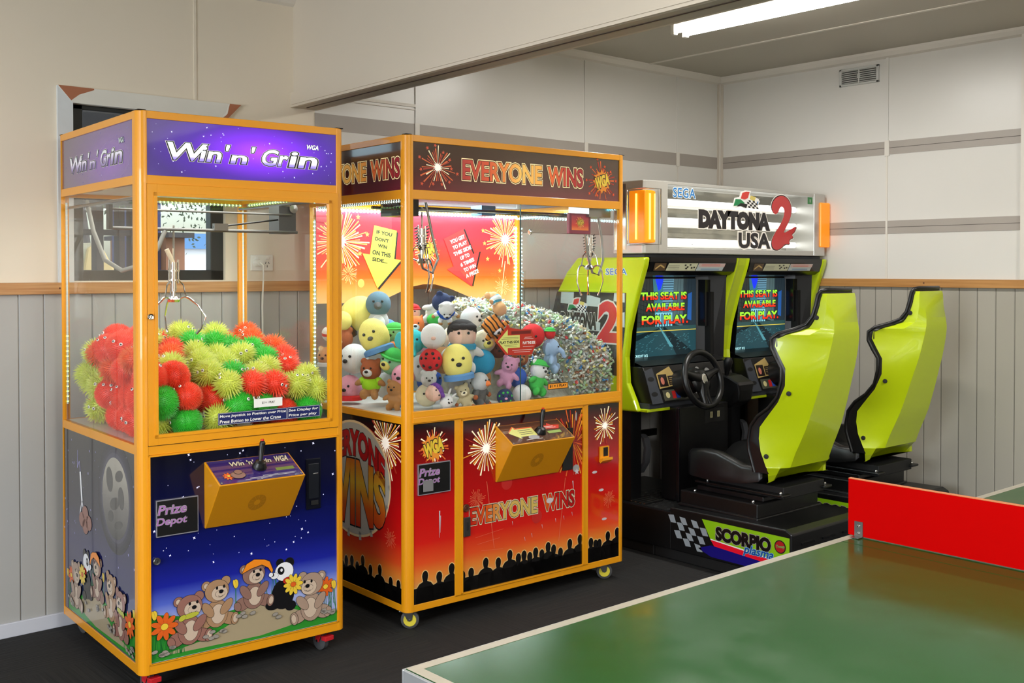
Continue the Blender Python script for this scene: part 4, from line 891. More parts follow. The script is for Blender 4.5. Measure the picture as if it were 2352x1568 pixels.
b = MB(); b.box((.955, .08, 1.62), (1.09, .10, 1.715), mat('crane_sign_maroon', '8c2848', .35)); o = b.build('crane_sign', M2, bevel=.003); a = Art((0, .0795, 0), (1,0,0), (0,0,1)); a.rect(.968, 1.637, 1.075, 1.705, grad('crane_sign_print', [(1.637, 'f08030'), (1.66, 'd83028'), (1.705, '9c2044')], emit=.1)); a.burst(1.02, 1.672, .03, IR, 20, 33, 1, None, None, .003); wga(a, 1.02, 1.672, .42, 4); a.build('crane_sign_picture', o)
# stickers on the front glass
a = Art((0, .0035, 0), (1,0,0), (0,0,1), step=.0004)
a.poly([(.459, 1.148), (.514, 1.089), (.660, 1.083), (.688, 1.134), (.660, 1.194), (.60, 1.196), (.535, 1.205), (.527, 1.221)], mat('sticker_red', 'b83020', .35)); a.poly([(.470, 1.148), (.525, 1.198), (.525, 1.172), (.592, 1.172), (.592, 1.118), (.525, 1.118), (.525, 1.094)][::-1], MATS['sticker_lime'], 1)
a.rect(.545, 1.176, .655, 1.19, mat('sticker_maroon', '6c1c18', .35), 1); a.text('PLAY THIS SIDE', .48, 1.137, .588, 1.149, MATS['ink'], 2, .03); a.text('PLAY THIS SIDE', .609, 1.131, .68, 1.143, WPRINT, 2, .03)
for z, x0, x1 in ((1.162, .5, .585), (1.156, .49, .585), (1.13, .505, .58), (1.124, .51, .575)): a.rect(x0, z, x1, z+.0012, MATS['ink'], 2)
for z, x0, x1 in ((1.16, .62, .66), (1.154, .615, .67), (1.12, .61, .67), (1.106, .55, .66), (1.098, .56, .65)): a.rect(x0, z, x1, z+.0015, WPRINT, 2)
a.build('sticker', M2, label='red and lime arrow sticker reading PLAY THIS SIDE')
a = Art((0, .0115, 0), (1,0,0), (0,0,1), step=.0004); a.rect(.761, .921, .884, .949, MATS['ink']); a.rect(.764, .924, .881, .946, mat('sticker_orange', 'f09828', .4), 1); a.text('$1 = 1 PLAY', .772, .929, .874, .942, MATS['ink'], 2, .03); a.build('sticker', M2, label='orange sticker reading $1 = 1 PLAY')
# ================================================================ TWIN DRIVING GAME
LIME = mat('lime_gloss', 'bcd00c', .28, coat=.35); GUN = mat('gunmetal', '383b42', .5); DGL = mat('dark_gloss', '101012', .18)
G = thing('driving_arcade_cabinet', 'lime and black twin driving game with two screens and a chrome lit sign', 'arcade machine', (0, 0, 0))
GX = 4.10
prof = [(3.64, 1.52), (3.648, 1.48), (3.704, 1.319), (3.758, 1.138), (3.776, 1.0), (3.767, .866), (3.72, .78), (3.694, .722)]
side = prof+[(4.36, .70), (4.355, 1.10), (4.346, 1.21), (4.294, 1.337), (4.224, 1.44), (4.139, 1.52)]
def side_panel(x0, x1):
    b = MB(); b.prism(side, x0, x1, LIME, 'x'); return b.build('side_panel', G, bevel=.012, seg=3)
sp = side_panel(GX, GX+.036); side_panel(5.715, 5.76)
b = MB()
for z in (1.343, 1.432): b.box((GX-.003, 3.80, z-.004), (GX+.01, 4.28 if z < 1.4 else 4.22, z+.004), LIME)
b.build('moulding', G, bevel=.003)
# centre pillar
b = MB(); secs = []
for y, z in prof[:6]: secs.append([(4.865, y+.05, z), (4.875, y+.005, z), (4.90, y+.012, z), (4.958, y+.012, z), (4.976, y, z), (4.986, y+.05, z)])
b.loft(secs, LIME, smooth=False); b.build('centre_pillar', G, bevel=.004)
# side picture
UY = 4.4
def sa(y): return UY-y
a = Art((GX-.0015, UY, 0), (0,-1,0), (0,0,1), step=.0003)
sdk = mat('side_print_dark', '2a2826', .2, coat=.8); swh = mat('side_print_white', 'b9c4c0', .2, coat=.8); sol = mat('side_print_outline', 'd8d4cc', .2, coat=.8)
pp = [(4.293, 1.335), (4.33, 1.22), (4.345, .90), (3.83, .90), (3.805, 1.0), (3.785, 1.14), (3.775, 1.335)]
a.poly([(sa(y), z) for y, z in pp][::-1], sdk, 0)
def inside(y): return 3.80 < y < 4.29
for i in range(5):
    for j in range(3):
        if (i+j) % 2 == 0:
            y0 = 4.26-i*.1; z0 = 1.332-j*.065-.02*sin(i*1.3)
            q = [(y0, z0), (y0-.1, z0-.02*sin(i)), (y0-.095, z0-.065), (y0+.005, z0-.06)]
            q = [(min(max(y, 3.785), 4.285), min(z, 1.333)) for y, z in q]; a.poly([(sa(y), z) for y, z in q][::-1], swh, 1)
def flags(a, x0, x1, z0, z1, L=3):
    W_, H_ = x1-x0, z1-z0; P = lambda *q: [(x0+p[0]*W_, z0+p[1]*H_) for p in q]
    a.poly(P((0, .05), (.08, .55), (.25, .62), (.3, .9), (.45, 1), (.68, 1), (.62, .75), (.95, .6), (1, .45), (.9, .12), (.8, .0), (.66, .12), (.45, .0), (.3, .1), (.15, .0))[::-1], sol if a.n.x < -.5 else WPRINT, L)
    a.poly(P((.05, .12), (.12, .5), (.3, .5), (.45, .32), (.36, .12), (.2, .16))[::-1], mat('flag_green', '138048', .3), L+1); a.poly(P((.3, .55), (.36, .86), (.5, .93), (.62, .93), (.56, .6), (.45, .5))[::-1], PRD, L+2)
    a.poly(P((.62, .55), (.66, .74), (.86, .68), (.8, .45))[::-1], mat('flag_yellow', 'd8c468', .3), L+1); a.poly(P((.15, .1), (.3, .3), (.55, .26), (.5, .05), (.3, .14))[::-1], MATS['ink'], L+2)
    a.poly(P((.68, .1), (.72, .36), (.95, .45), (.9, .2), (.8, .05))[::-1], mat('flag_blue', '1c70b8', .3), L+1)
    for i in range(5):
        for j in range(4):
            m = MATS['ink'] if (i+j) % 2 else WPRINT; u0 = .5+i*.075+j*.02; v0 = .5-j*.11-i*.01; a.poly(P((u0, v0), (u0+.075, v0-.01), (u0+.095, v0-.12), (u0+.02, v0-.11)), m, L+3)
flags(a, sa(4.215), sa(4.055), 1.225, 1.305)
a.text('DAYTONA', sa(4.27), 1.13, sa(3.99), 1.225, sdk, 4, .06, .1, outline=.03, om=sol); a.text('2', sa(3.99), 1.07, sa(3.84), 1.29, mat('two_red', 'cc1e22', .3, coat=.5), 6, .05, .1, outline=.03, om=sol); a.text('USA', sa(4.15), 1.0, sa(4.0), 1.1, sdk, 4, .06, .1, outline=.03, om=sol)
a.line([(sa(4.0), 1.0), (sa(3.9), .93)], .02, swh, 2); a.build('side_picture', G)
SEGB = mat('sega_blue', '1f6fb0', .3); SEGO = mat('sega_outline', 'e8eef0', .3)
a = Art((GX-.0025, UY, 0), (0,-1,0), (0,0,1), step=.0003); a.text('SEGA', sa(3.92), 1.428, sa(3.77), 1.462, SEGB, 2, .015, outline=.05, om=SEGO, space=1.12); a.build('maker_badge', sp)
# black monitor housings (two bays)
def bay(dx, n):
    x0, x1 = 4.145+dx, 4.865+dx
    if n: x0, x1 = 4.995, 5.715
    b = MB()
    b.loft([[(x0, 3.65, 1.52), (x1, 3.65, 1.52)], [(x0, 3.652, 1.495), (x1, 3.652, 1.495)], [(x0, 3.668, 1.445), (x1, 3.668, 1.445)], [(x0, 3.70, 1.425), (x1, 3.70, 1.425)], [(x0, 3.86, 1.412), (x1, 3.86, 1.412)]], DGL, smooth=False, closed=False, cap=False)
    b.box((x0, 3.70, 1.5), (x1, 4.1, 1.52), BLK)
    sx0, sx1 = (4.2+dx*1.015, 4.765+dx*1.015)
    b.box((x0, 3.865, .9), (x1, 3.90, 1.45), BLKM)
    b.loft([[(sx1, 3.862, .93), (sx1, 3.862, 1.44)], [(x1-.06, 3.80, .93), (x1-.06, 3.80, 1.44)], [(x1, 3.74, .93), (x1, 3.72, 1.44)]], BLK, False, False, False)
    b.loft([[(x0, 3.76, .93), (x0, 3.72, 1.44)], [(sx0, 3.862, .93), (sx0, 3.862, 1.44)]], BLK, False, False, False)
    b.box((x1-.10, 3.79, 1.14), (x1-.055, 3.84, 1.40), MATS['dark_gloss']); b.box((x1-.07, 3.775, .98), (x1-.02, 3.85, 1.33), BLKM)
    b.loft([[(x0, 3.862, .985), (x1, 3.862, .985)], [(x0, 3.77, .975), (x1, 3.77, .975)], [(x0, 3.70, .955), (x1, 3.70, .955)]], BLK, False, False, False)
    o = b.build('monitor_housing', G)
    a = Art((x0, 3.6545, 1.495), (1,0,0), Vector((0,-.016,.05)), step=.0006); a = Art((x0, 3.667, 1.447), (1,0,0), Vector((0,-.016,.05)).normalized(), step=.0006)
    k = (x1-x0)
    a.rect(.04, .003, .13, .045, mat('car_photo_print', '5a4630', .3), 1); a.line([(.05, .012), (.085, .034), (.12, .02)], .008, mat('gold_print', 'c8a868', .3), 2)
    a.poly([(.135, .003), (.375, .003), (.39, .045), (.15, .045)], mat('instruction_cream', 'c8c8a8', .3), 1); a.poly([(.38, .003), (.61, .003), (.625, .045), (.395, .045)], mat('instruction_pale', 'b8c4c4', .3), 1)
    a.poly([(.40, .024), (.62, .024), (.625, .044), (.395, .044)], mat('instruction_rose', 'd0b4ac', .3), 2)
    for z in (.012, .02, .03): a.rect(.15, z, .24, z+.0015, MATS['grey_rubber'], 2)
    for x, z in ((.28, .03), (.30, .02), (.29, .012), (.32, .032), (.335, .015), (.355, .018)): a.rect(x, z, x+.014, z+.008, MATS['ink'], 2)
    for z in (.008, .014, .03, .038): a.rect(.42, z, .58, z+.0018, MATS['sega_blue'] if z < .02 else PRD, 3)
    a.build('instruction_strip', o)
    # screen
    E = .55
    sc = lambda nme, col, e=E: mat('screen_'+nme, col, .15, emit=e, spec=.3)
    f = MB(); f.box((sx0, 3.858, .975), (sx1, 3.866, 1.408), DGL); s = f.build('screen', G)
    a = Art((sx0, 3.8575, .98), (1,0,0), (0,0,1), step=.0004); w, h = sx1-sx0, .425
    a.rect(0, 0, w, h, sc('night', '1c2c34')); a.rect(.02, .16, .22, h, sc('left_wall', '2e3634'), 1)
    for i in range(9): a.line([(.02, .2+i*.026), (.22, .18+i*.02)], .002, sc('grid', '18201f'), 2)
    for i in range(8): a.rect(.03+i*.024, .16, .032+i*.024, h, MATS['screen_grid'], 2)
    a.poly([(.22, .2), (.30, .2), (.30, h), (.20, h)], sc('cyan_tower', '3a7888'), 2); a.poly([(.22, h), (.29, h), (.265, .37), (.245, .36)][::-1], sc('sky', '1030e8', .9), 3)
    a.poly([(.275, .2), (.36, .2), (.375, h), (.285, h)][::1], sc('block', '6a9cb4'), 3)
    for i in range(14): a.rect(.28, .24+i*.0135, .372, .245+i*.0135, sc('block_dark', '2c4c60'), 4)
    a.poly([(.36, .18), (.45, .16), (.46, h), (.375, h)], sc('right_wall', '4c646a'), 2); a.poly([(.45, .12), (w, .1), (w, h), (.46, h)], sc('right_near', '28343c'), 2); a.poly([(.49, .2), (.525, .19), (.53, .35), (.495, .34)], sc('blue_window', '2a5aa0'), 4)
    for i in range(6): a.line([(.40+i*.02, .17), (.41+i*.024, h)], .002, sc('col_dark', '1e2a30'), 3)
    a.rect(.22, .15, .36, .24, sc('end_street', '7cc4d4', .6), 5)
    for i in range(6): a.rect(.225+i*.022, .16, .235+i*.022, .235, MATS['screen_block_dark'], 6)
    a.rect(0, 0, w, .165, sc('road', '22424a'), 5); a.rect(0, .145, w, .165, sc('kerb', '2e4c4c'), 6); a.rect(0, .139, w, .143, sc('yellow_line', 'c8b848', .7), 7)
    a.poly([(.0, .07), (.26, .16), (.28, .16), (.0, .11)][::-1], sc('shadow', '122228'), 6); a.poly([(.28, .16), (.30, .16), (w, .0), (.40, .0)][::-1], MATS['screen_shadow'], 6); a.poly([(.25, .16), (.26, .16), (.37, .05), (.34, .05)][::-1], sc('glint', '4c8c98'), 7)
    R = random.Random(4+n)
    for i in range(90): x, y = R.uniform(.03, w-.06), R.uniform(.03, .12); a.line([(x, y), (x+.012, y+.003)], .0014, MATS['screen_glint'], 8)
    tg = grad('screen_words', [(1.195, 'd82818'), (1.212, '7cc828')], emit=.9, coat=0) if False else None
    for t, xa, za, xb, zb_, top, bot in (('THIS SEAT IS', .096, .311, .48, .353, 0, 0), ('AVAILABLE', .138, .25, .462, .292, 0, 0), ('FOR PLAY.', .106, .178, .492, .226, 0, 0)):
        m = grad('screen_words_%d' % int(za*1000), [(.98+za, 'e02010'), (.98+za+(zb_-za)*.45, 'c83c20'), (.98+za+(zb_-za)*.62, '88e030'), (.98+zb_, '98f038')], emit=.85, coat=0)
        a.text(t, xa, za, xb, zb_, m, 12, .04, outline=.045)
    a.text('CREDIT 0/2', .045, .005, .155, .018, sc('credit', 'a8dce0', .8), 12, .01); a.build('picture', s)
    # dashboard
    b = MB()
    fp = lambda x, t, o=0: (x, 3.635+.065*t-o, .765+.185*t)
    b.loft([[fp(x0, 0), fp(x0, 1), (x0, 3.80, .95), (x0, 3.80, .765)], [fp(x1, 0), fp(x1, 1), (x1, 3.80, .95), (x1, 3.80, .765)]], BLK, False)
    o = b.build('dashboard', G, bevel=.004)
    v = Vector((0, .065, .185)).normalized(); a = Art(fp(x0, 0, .001), (1,0,0), v, step=.0008); k = .196
    a.poly([(0, .0), (.085, .0), (.065, .19), (0, .175)], GUN, 1)
    for z in (.05, .13): a.ellipse(.035, z, .025, .012, BLKM, 2)
    a.build('speaker_panel', o); a = Art(fp(x0, 0, .001), (1,0,0), v, step=.0008)
    cy_ = mat('card_gold', 'b49a5c', .35); a.poly([(.085, .075), (.27, .09), (.265, .12), (.225, .14), (.20, .19), (.085, .155)], cy_, 1); a.rect(.093, .085, .16, .15, mat('card_dark', '1e1210', .3), 2); a.rect(.168, .09, .235, .14, MATS['card_dark'], 2); a.ellipse(.12, .115, .014, .02, mat('card_pink', 'c0705c', .4), 3)
    for z in (.098, .108, .118, .128): a.rect(.175, z, .225, z+.002, cy_, 3)
    a.build('instruction_card', o); a = Art(fp(x0, 0, .001), (1,0,0), v, step=.0008)
    a.rect(.10, .01, .30, .066, mat('button_plate', '4c4c40', .35), 1); a.ellipse(.135, .038, .016, .016, mat('start_cream', 'd0c48c', .35), 2)
    for i, c in enumerate(('b82424', '2c50b8', 'c8b070', '1c5028')): a.rect(.17+i*.031, .018, .198+i*.031, .058, mat('view_button_%d' % i, c, .35), 2)
    for x in (.32, .34, .36): a.rect(x, .03, x+.008, .036, mat('grey_print', '9a9a9a', .4), 2); a.rect(x, .055, x+.007, .061, MATS['grey_print'], 2)
    a.build('button_panel', o); a = Art(fp(x0, 0, .001), (1,0,0), v, step=.0008)
    for x, z, r in ((.335, .12, .024), (.42, .155, .02), (.50, .14, .024), (.6, .13, .018)): a.ellipse(x, z, r*1.25, r*1.25, BLKM, 2); a.ellipse(x, z, r, r, mat('gauge_face', '8e8e8c', .3), 3); a.line([(x-r*.5, z+.001), (x+r*.3, z+.001)], .003, MATS['ink'], 4)
    a.build('gauges', o)
    b = MB(); b.box((x0, 3.655, .735), (x1, 3.80, .765), GUN); b.box((x0-.02, 3.65, .722), (x1+.01, 3.80, .737), LIME); b.build('lower_lip', G, bevel=.003)
    # steering wheel
    cx, cy, cz = 4.41+dx, 3.52, .885; tilt = Matrix.Translation((cx, cy, cz)) @ Matrix.Rotation(radians(-14), 4, 'X')
    b = MB(M=tilt); rim = [(.143*cos(2*pi*i/40), 0, .143*sin(2*pi*i/40)) for i in range(40)]; b.tube(rim, .0165, BLK, 12, closed=True)
    for ang in (18, 162, 262, 278):
        t = radians(ang); b.tube([(.03*cos(t), .018, .03*sin(t)), (.09*cos(t), .010, .09*sin(t)), (.14*cos(t), 0, .14*sin(t))], [.036, .02, .015], BLK, 10)
    b.ell((0, .015, -.008), (.072, .026, .068), BLK); b.rev((0, .06, 0), (0, -1, 0), [(0, 0), (.03, 0), (.03, .055), (0, .055)], BLK, 18)
    sw = b.build('steering_wheel', G); b = MB(M=tilt); b.rev((0, -.008, .002), (0, -1, 0), [(0, 0), (.026, 0), (.026, .003), (.021, .005), (0, .004)], CHR, 24); b.rev((0, -.0125, .002), (0, -1, 0), [(0, 0), (.018, 0), (.017, .0012), (0, .0015)], mat('badge_cream', 'a8a494', .3, .3), 20); b.build('hub_badge', sw)
    b = MB(); b.tube([(cx, 3.56, .885), (cx, 3.72, .83)], [.06, .085], BLK, 16); b.build('steering_column', G)
    # gear shifter pod
    hx = 4.79+dx; b = MB()
    b.loft([[(hx-.075, y, zt_), (hx+.065, y, zt_), (hx+.05, y, zb_), (hx-.06, y, zb_)] for y, zt_, zb_ in ((3.70, .885, .70), (3.60, .875, .70), (3.53, .845, .74), (3.52, .83, .80))], BLK, False); p = b.build('shifter_pod', G, bevel=.008)
    b = MB(); b.tube([(hx-.04, 3.63, .87), (hx-.045, 3.62, .915), (hx-.05, 3.61, .955), (hx-.05, 3.607, .975)], [.008, .02, .026, .016], BLK, 14); b.build('gear_knob', p)
    # coin column, legs, pedals
    b = MB(); b.box((4.30+dx, 3.58, .25), (4.70+dx, 3.71, .74), BLK); b.box((4.285+dx, 3.575, .25), (4.30+dx, 3.6, .74), DGL); c = b.build('coin_column', G, bevel=.006)
    a = Art((4.50+dx, 3.5795, .64), (1,0,0), (0,0,1)); a.rect(0, 0, .17, .075, BLKM, 1)
    for x in (.04, .10): a.rect(x, .022, x+.03, .062, mat('coin_slot_frame', '2a2a28', .3), 2); a.rect(x+.005, .026, x+.025, .058, mat('coin_slot_lit', '8c8460', .3, emit=.2), 3); a.rect(x+.012, .03, x+.015, .055, MATS['ink'], 4)
    a.build('coin_slots', c)
    b = MB(); b.box((4.12+dx, 3.76, .25), (4.20+dx, 3.84, .735), BLK); b.build('leg', G)
    b = MB(); b.box((4.74+dx, 3.80, .0), (4.78+dx, 3.84, .74), BLK); b.build('leg', G)
    b = MB(); b.box((4.105+dx*1.87, 4.24, 0), (4.16+dx*1.87, 4.33, .70), BLK); b.build('leg', G); b = MB(); b.box((4.16+dx, 4.26, .46), (4.9+dx*.9, 4.28, .50), BLK); b.build('cross_bar', G)
    b = MB(); 
    for x in (4.235,):
        b.loft([[(x+dx-.02, y-.012, z), (x+dx+.02, y-.012, z), (x+dx+.02, y+.006, z), (x+dx-.02, y+.006, z)] for y, z in ((3.80, .38), (3.76, .44), (3.75, .52), (3.765, .57), (3.79, .585))], mat('pedal_grey', '55565a', .35, .3), True)
    b.build('pedal', G)
bay(0, 0); bay(.85, 1)
b = MB(); b.box((GX+.04, 3.9, .92), (5.715, 4.12, 1.5), BLKM); b.build('monitor_box', G)
# lit chrome sign on top
MS = mat('brushed_silver', 'c0beb8', .3, .5); MRR = mat('mirror_sheet', 'c8c4be', .12, 1)
b = MB()
zq, zr = 1.538, 1.914
b.box((4.26, 3.635, zq), (5.60, 3.87, zq+.03), MS); b.box((4.26, 3.635, zr-.02), (5.60, 3.87, zr), MS); b.box((4.26, 3.85, zq), (5.60, 3.87, zr), MRR)
b.prism([(4.10, 3.665), (4.115, 3.655), (4.235, 3.635), (4.26, 3.632), (4.262, 3.66), (4.262, 3.87), (4.10, 3.87)], zq, zr, MS, 'z'); b.prism([(5.60, 3.632), (5.74, 3.65), (5.76, 3.665), (5.76, 3.87), (5.60, 3.87)], zq, zr, MS, 'z')
b.box((4.13, 3.68, 1.518), (5.74, 3.87, zq), GUN); SG = b.build('sign_housing', G, bevel=.004)
b = MB(); b.box((GX-.0015, 3.78, 1.56), (GX+.002, 3.86, 1.9), MRR); b.build('mirror_side', SG)
b = MB()
for z in (1.605, 1.718, 1.818): b.cyl((4.28, 3.76, z), .0175, 1.30, mat('sign_tube', 'ffffff', .4, emit=2), 'x', 12)
b.build('lamp_tube', SG)
b = MB(); rf = []
for i in range(25):
    z = 1.57+i*(.325/24); rf.append([(4.262, 3.835-.006*abs(sin((z-1.605)*pi/.053)), z), (5.60, 3.835-.006*abs(sin((z-1.605)*pi/.053)), z)])
b.loft(rf, mat('reflector', 'a8a49c', .16, 1), True, False, False); b.build('reflector', SG)
b = MB(); b.box((4.262, 3.638, 1.565), (5.60, 3.642, 1.90), glass('sign_glass', (.93, .94, .93), 1.45)); b.build('sign_glass', SG)
a = Art((0, 3.637, 0), (1,0,0), (0,0,1), step=.0006)
DB = mat('daytona_black', '1c1618', .3); DW = mat('daytona_outline', 'e8e0d4', .35, emit=.15)
a.text('DAYTONA', 4.512, 1.676, 5.158, 1.78, DB, 2, .095, outline=.04, om=DW, space=1.04); a.text('USA', 4.862, 1.574, 5.162, 1.664, DB, 2, .045, outline=.06, om=DW, space=1.04)
two = [(.02, .74), (.05, .86), (.2, .96), (.42, 1), (.62, .96), (.76, .86), (.8, .72), (.74, .58), (.6, .44), (.46, .3), (.8, .4), (1.0, .46), (.92, .34), (.8, .3), (.88, .24), (.7, .2), (.74, .12), (.55, .12), (.4, .04), (.22, 0), (.06, .04), (.02, .16), (.14, .3), (.36, .46), (.5, .62), (.52, .74), (.44, .8), (.34, .78), (.28, .68), (.14, .64)]
def chaikin(q):
    out = []
    for i in range(len(q)):
        a_, b_ = q[i], q[(i+1) % len(q)]; out += [(a_[0]*.75+b_[0]*.25, a_[1]*.75+b_[1]*.25), (a_[0]*.25+b_[0]*.75, a_[1]*.25+b_[1]*.75)]
    return out
two = chaikin(two)
def twop(g): 
    c = (.45, .5); return [(5.168+(.245)*(c[0]+(x-c[0])*(1+g)), 1.572+.31*(c[1]+(y-c[1])*(1+g*.7))) for x, y in two][::-1]
a.poly(twop(.13), DW, 3); a.poly(twop(.09), MATS['ink'], 4); a.poly(twop(.04), mat('two_red', 'cc1e22', .3, coat=.5), 5)
a.build('sign_title', SG)
a = Art((0, 3.637, 0), (1,0,0), (0,0,1), step=.0006); a.text('SEGA', 4.305, 1.833, 4.487, 1.884, SEGB, 1, .015, outline=.05, om=SEGO, space=1.12); a.build('maker_badge', SG)
a = Art((0, 3.637, 0), (1,0,0), (0,0,1), step=.0006); flags(a, 4.80, 5.055, 1.795, 1.898, 6); a.build('flag_emblem', SG)
a = Art((0, 3.637, 0), (1,0,0), (0,0,1), step=.0006); a.rect(5.535, 1.848, 5.585, 1.888, mat('sticker_green', '2c8040', .4), 2); a.rect(5.556, 1.858, 5.562, 1.876, WPRINT, 3); a.build('exit_sticker', SG)
a = Art((0, 3.637, 0), (1,0,0), (0,0,1), step=.0006)
a.text('VILLAGE ENTERTAINMENT', 4.30, 1.583, 4.50, 1.594, mat('faint_silver', 'b8b0a8', .3), 1, .01); a.build('small_print', SG)
AMB = mat('amber_lens', 'f78c0a', .25, emit=.38); AMT = mat('amber_tube', 'ffe060', .3, emit=1.6)
b = MB(); b.box((4.094, 3.645, 1.592), (4.19, 3.755, 1.862), AMB); l_ = b.build('corner_lamp', SG, bevel=.006)
b = MB(); b.cyl((4.13, 3.642, 1.61), .005, .235, AMT, n=8); b.cyl((4.091, 3.70, 1.61), .005, .235, AMT, n=8); b.cyl((4.17, 3.6445, 1.61), .003, .235, AMT, n=8); b.build('lamp_tube', l_)
b = MB()
for p in (((4.088, 3.76, 1.585), (4.088, 3.635, 1.585), (4.20, 3.628, 1.585), (4.20, 3.628, 1.87), (4.088, 3.635, 1.87), (4.088, 3.76, 1.87), (4.088, 3.76, 1.585)),): b.tube(p, .0035, CHR, 8)
b.build('chrome_surround', l_); b = MB(); b.box((5.67, 3.63, 1.592), (5.768, 3.755, 1.862), AMB); b.build('corner_lamp', SG, bevel=.006)

# ---------------------------------------------------------------- seat pod
P = thing('racing_seat', 'nearer lime racing seat on a black base lettered SCORPIO', 'seat', (4.43, 3.0, 0), 0, None)
def pm(): return MB(M=Matrix.Translation((-4.43, -3.0, 0)))
b = pm()
b.loft([[(4.10, y, .057), (4.72, y, .057), (4.72, y, zt_), (4.10, y, zt_)] for y, zt_ in ((2.765, .262), (2.80, .28), (3.48, .27))], BLK, False)
b.box((4.12, 2.80, .0), (4.70, 3.6, .057), BLKM)
base = b.build('base', P, bevel=.008, seg=3)
b = pm(); b.box((4.10, 3.47, .057), (4.72, 4.2, .245), BLK); b.box((4.12, 3.60, .0), (4.70, 4.15, .057), BLKM); b.build('foot_well', P, bevel=.006)
b = pm(); R = random.Random(1)
DP = mat('diamond_plate', '4a4a4a', .35, .7)
b.box((4.11, 3.5, .244), (4.71, 3.9, .247), mat('plate_dark', '2a2a2a', .45, .5))
for i in range(11):
    for j in range(9):
        x, y = 4.14+i*.052+(j % 2)*.026, 3.52+j*.042; s = 1 if (i+j) % 2 else -1
        b.prism([(x-.017, y-.003*1), (x, y-.009), (x+.017, y+.003), (x, y+.009)], .246, .25, DP, 'z', Matrix.Identity(4) @ Matrix.Translation((-4.43, -3.0, 0)))
b.build('diamond_plate', P); b = pm()
for i in range(4): b.box((4.12+.0, 3.66+i*.03, .25), (4.26, 3.672+i*.03, .256), STEEL)
b.build('grille', P)
b = pm(); b.box((4.175, 3.006, .275), (4.68, 3.475, .348), BLK); b.box((4.16, 2.995, .27), (4.695, 3.48, .285), BLK); b.build('pedestal', P, bevel=.006)
b = pm(); b.box((4.24, 3.02, .348), (4.62, 3.42, .372), BLK); b.box((4.26, 2.92, .372), (4.60, 3.38, .43), BLKM); b.box((4.22, 2.90, .388), (4.29, 3.42, .40), BLK); b.box((4.57, 2.90, .388), (4.64, 3.42, .40), BLK); rl = b.build('slide_rails', P, bevel=.004)
for x, y, z in ((4.20, 3.05, .35), (4.20, 3.40, .35), (4.25, 2.93, .402), (4.25, 3.36, .402), (4.62, 2.93, .402), (4.64, 3.05, .35)):
    b = pm(); b.rev((x, y, z), (0, 0, 1), [(.008, 0), (.008, .004), (.005, .008), (0, .008)], CHR, 8); b.build('bolt', rl)
# artwork on the base side
UY = 3.6
a = Art((4.10-.0012, UY, 0), (0,-1,0), (0,0,1), step=.0004); a.M = Matrix.Translation((-4.43, -3.0, 0)); q = lambda y: UY-y
LP = mat('scorpio_lime', '8ec414', .3, coat=.4)
a.poly([(q(3.276), .246), (q(3.217), .146), (q(2.88), .125), (q(2.80), .13), (q(2.778), .15), (q(2.778), .244)], LP, 0)
a.poly([(q(3.225), .158), (q(3.20), .127), (q(2.86), .105), (q(2.80), .115), (q(2.86), .13)], mat('scorpio_red', 'f0102c', .3), 2); a.poly([(q(3.225), .160), (q(3.222), .155), (q(2.86), .127), (q(2.86), .134)], WPRINT, 3); a.poly([(q(3.30), .1), (q(3.22), .128), (q(2.9), .108), (q(3.0), .07), (q(3.22), .072)], mat('scorpio_blue', '180f78', .25, coat=.5), 1)
a.text('SCORPIO', q(3.192), .158, q(2.876), .226, mat('scorpio_ink', '120c0c', .3), 4, .06, outline=.03, om=mat('scorpio_grey', 'a89c9c', .3)); a.text('plasma', q(3.03), .118, q(2.868), .172, mat('plasma_blue', '10509c', .3), 7, .02, .3, outline=.03, om=mat('plasma_pale', '9cc8e8', .3))
a.ellipse(q(2.827), .197, .031, .031, MATS['ink'], 4); a.ellipse(q(2.827), .197, .026, .026, mat('troop_red', 'b02020', .3), 5, n=24); a.text('Troop', q(2.85), .188, q(2.804), .206, mat('troop_green', '8cb060', .3), 6, .03, .2, outline=.03, rot=8)
ckg = mat('check_grey', '98a0a6', .3, coat=.4)
for i in range(6):
    for j in range(4):
        if (i+j) % 2 == 0:
            y0 = 3.488-i*.036-j*.016*1.2; z0 = .232-j*.036+.006*sin(i*1.5)+(.0 if i < 5 else 0)
            if q(y0-.036) > q(3.215) or z0 > .25: continue
            a.poly([(q(y0), z0), (q(y0-.036), z0+.004*cos(i)), (q(y0-.052), z0-.034), (q(y0-.018), z0-.036)][::-1], ckg, 1)
a.build('base_picture', base)
b = pm()
for x in (4.17, 4.34, 4.51):
    for i in range(4): b.box((x, 2.757, .115+i*.03), (x+.10, 2.768, .124+i*.03), DGL)
b.build('vent_louvres', base)
# shell
secs = [(.458, .240, 2.957, .12, 3.0), (.49, .243, 2.957, .135, 2.955), (.527, .25, 2.96, .158, 2.893), (.532, .25, 2.965, .158, 2.891), (.60, .25, 2.995, .156, 2.865), (.66, .25, 3.005, .153, 2.838), (.715, .25, 3.0, .15, 2.815), (.76, .25, 2.965, .146, 2.80),
        (.84, .25, 2.90, .14, 2.775), (.92, .25, 2.862, .132, 2.752), (1.0, .25, 2.86, .124, 2.728), (1.05, .25, 2.89, .12, 2.716), (1.10, .25, 2.918, .116, 2.706), (1.135, .248, 2.912, .112, 2.70), (1.155, .235, 2.88, .11, 2.698), (1.17, .19, 2.845, .106, 2.697), (1.185, .155, 2.815, .104, 2.698), (1.21, .145, 2.785, .10, 2.70), (1.27, .137, 2.765, .096, 2.71), (1.325, .132, 2.755, .092, 2.722), (1.345, .124, 2.752, .086, 2.728)]
b = pm(); S2 = []
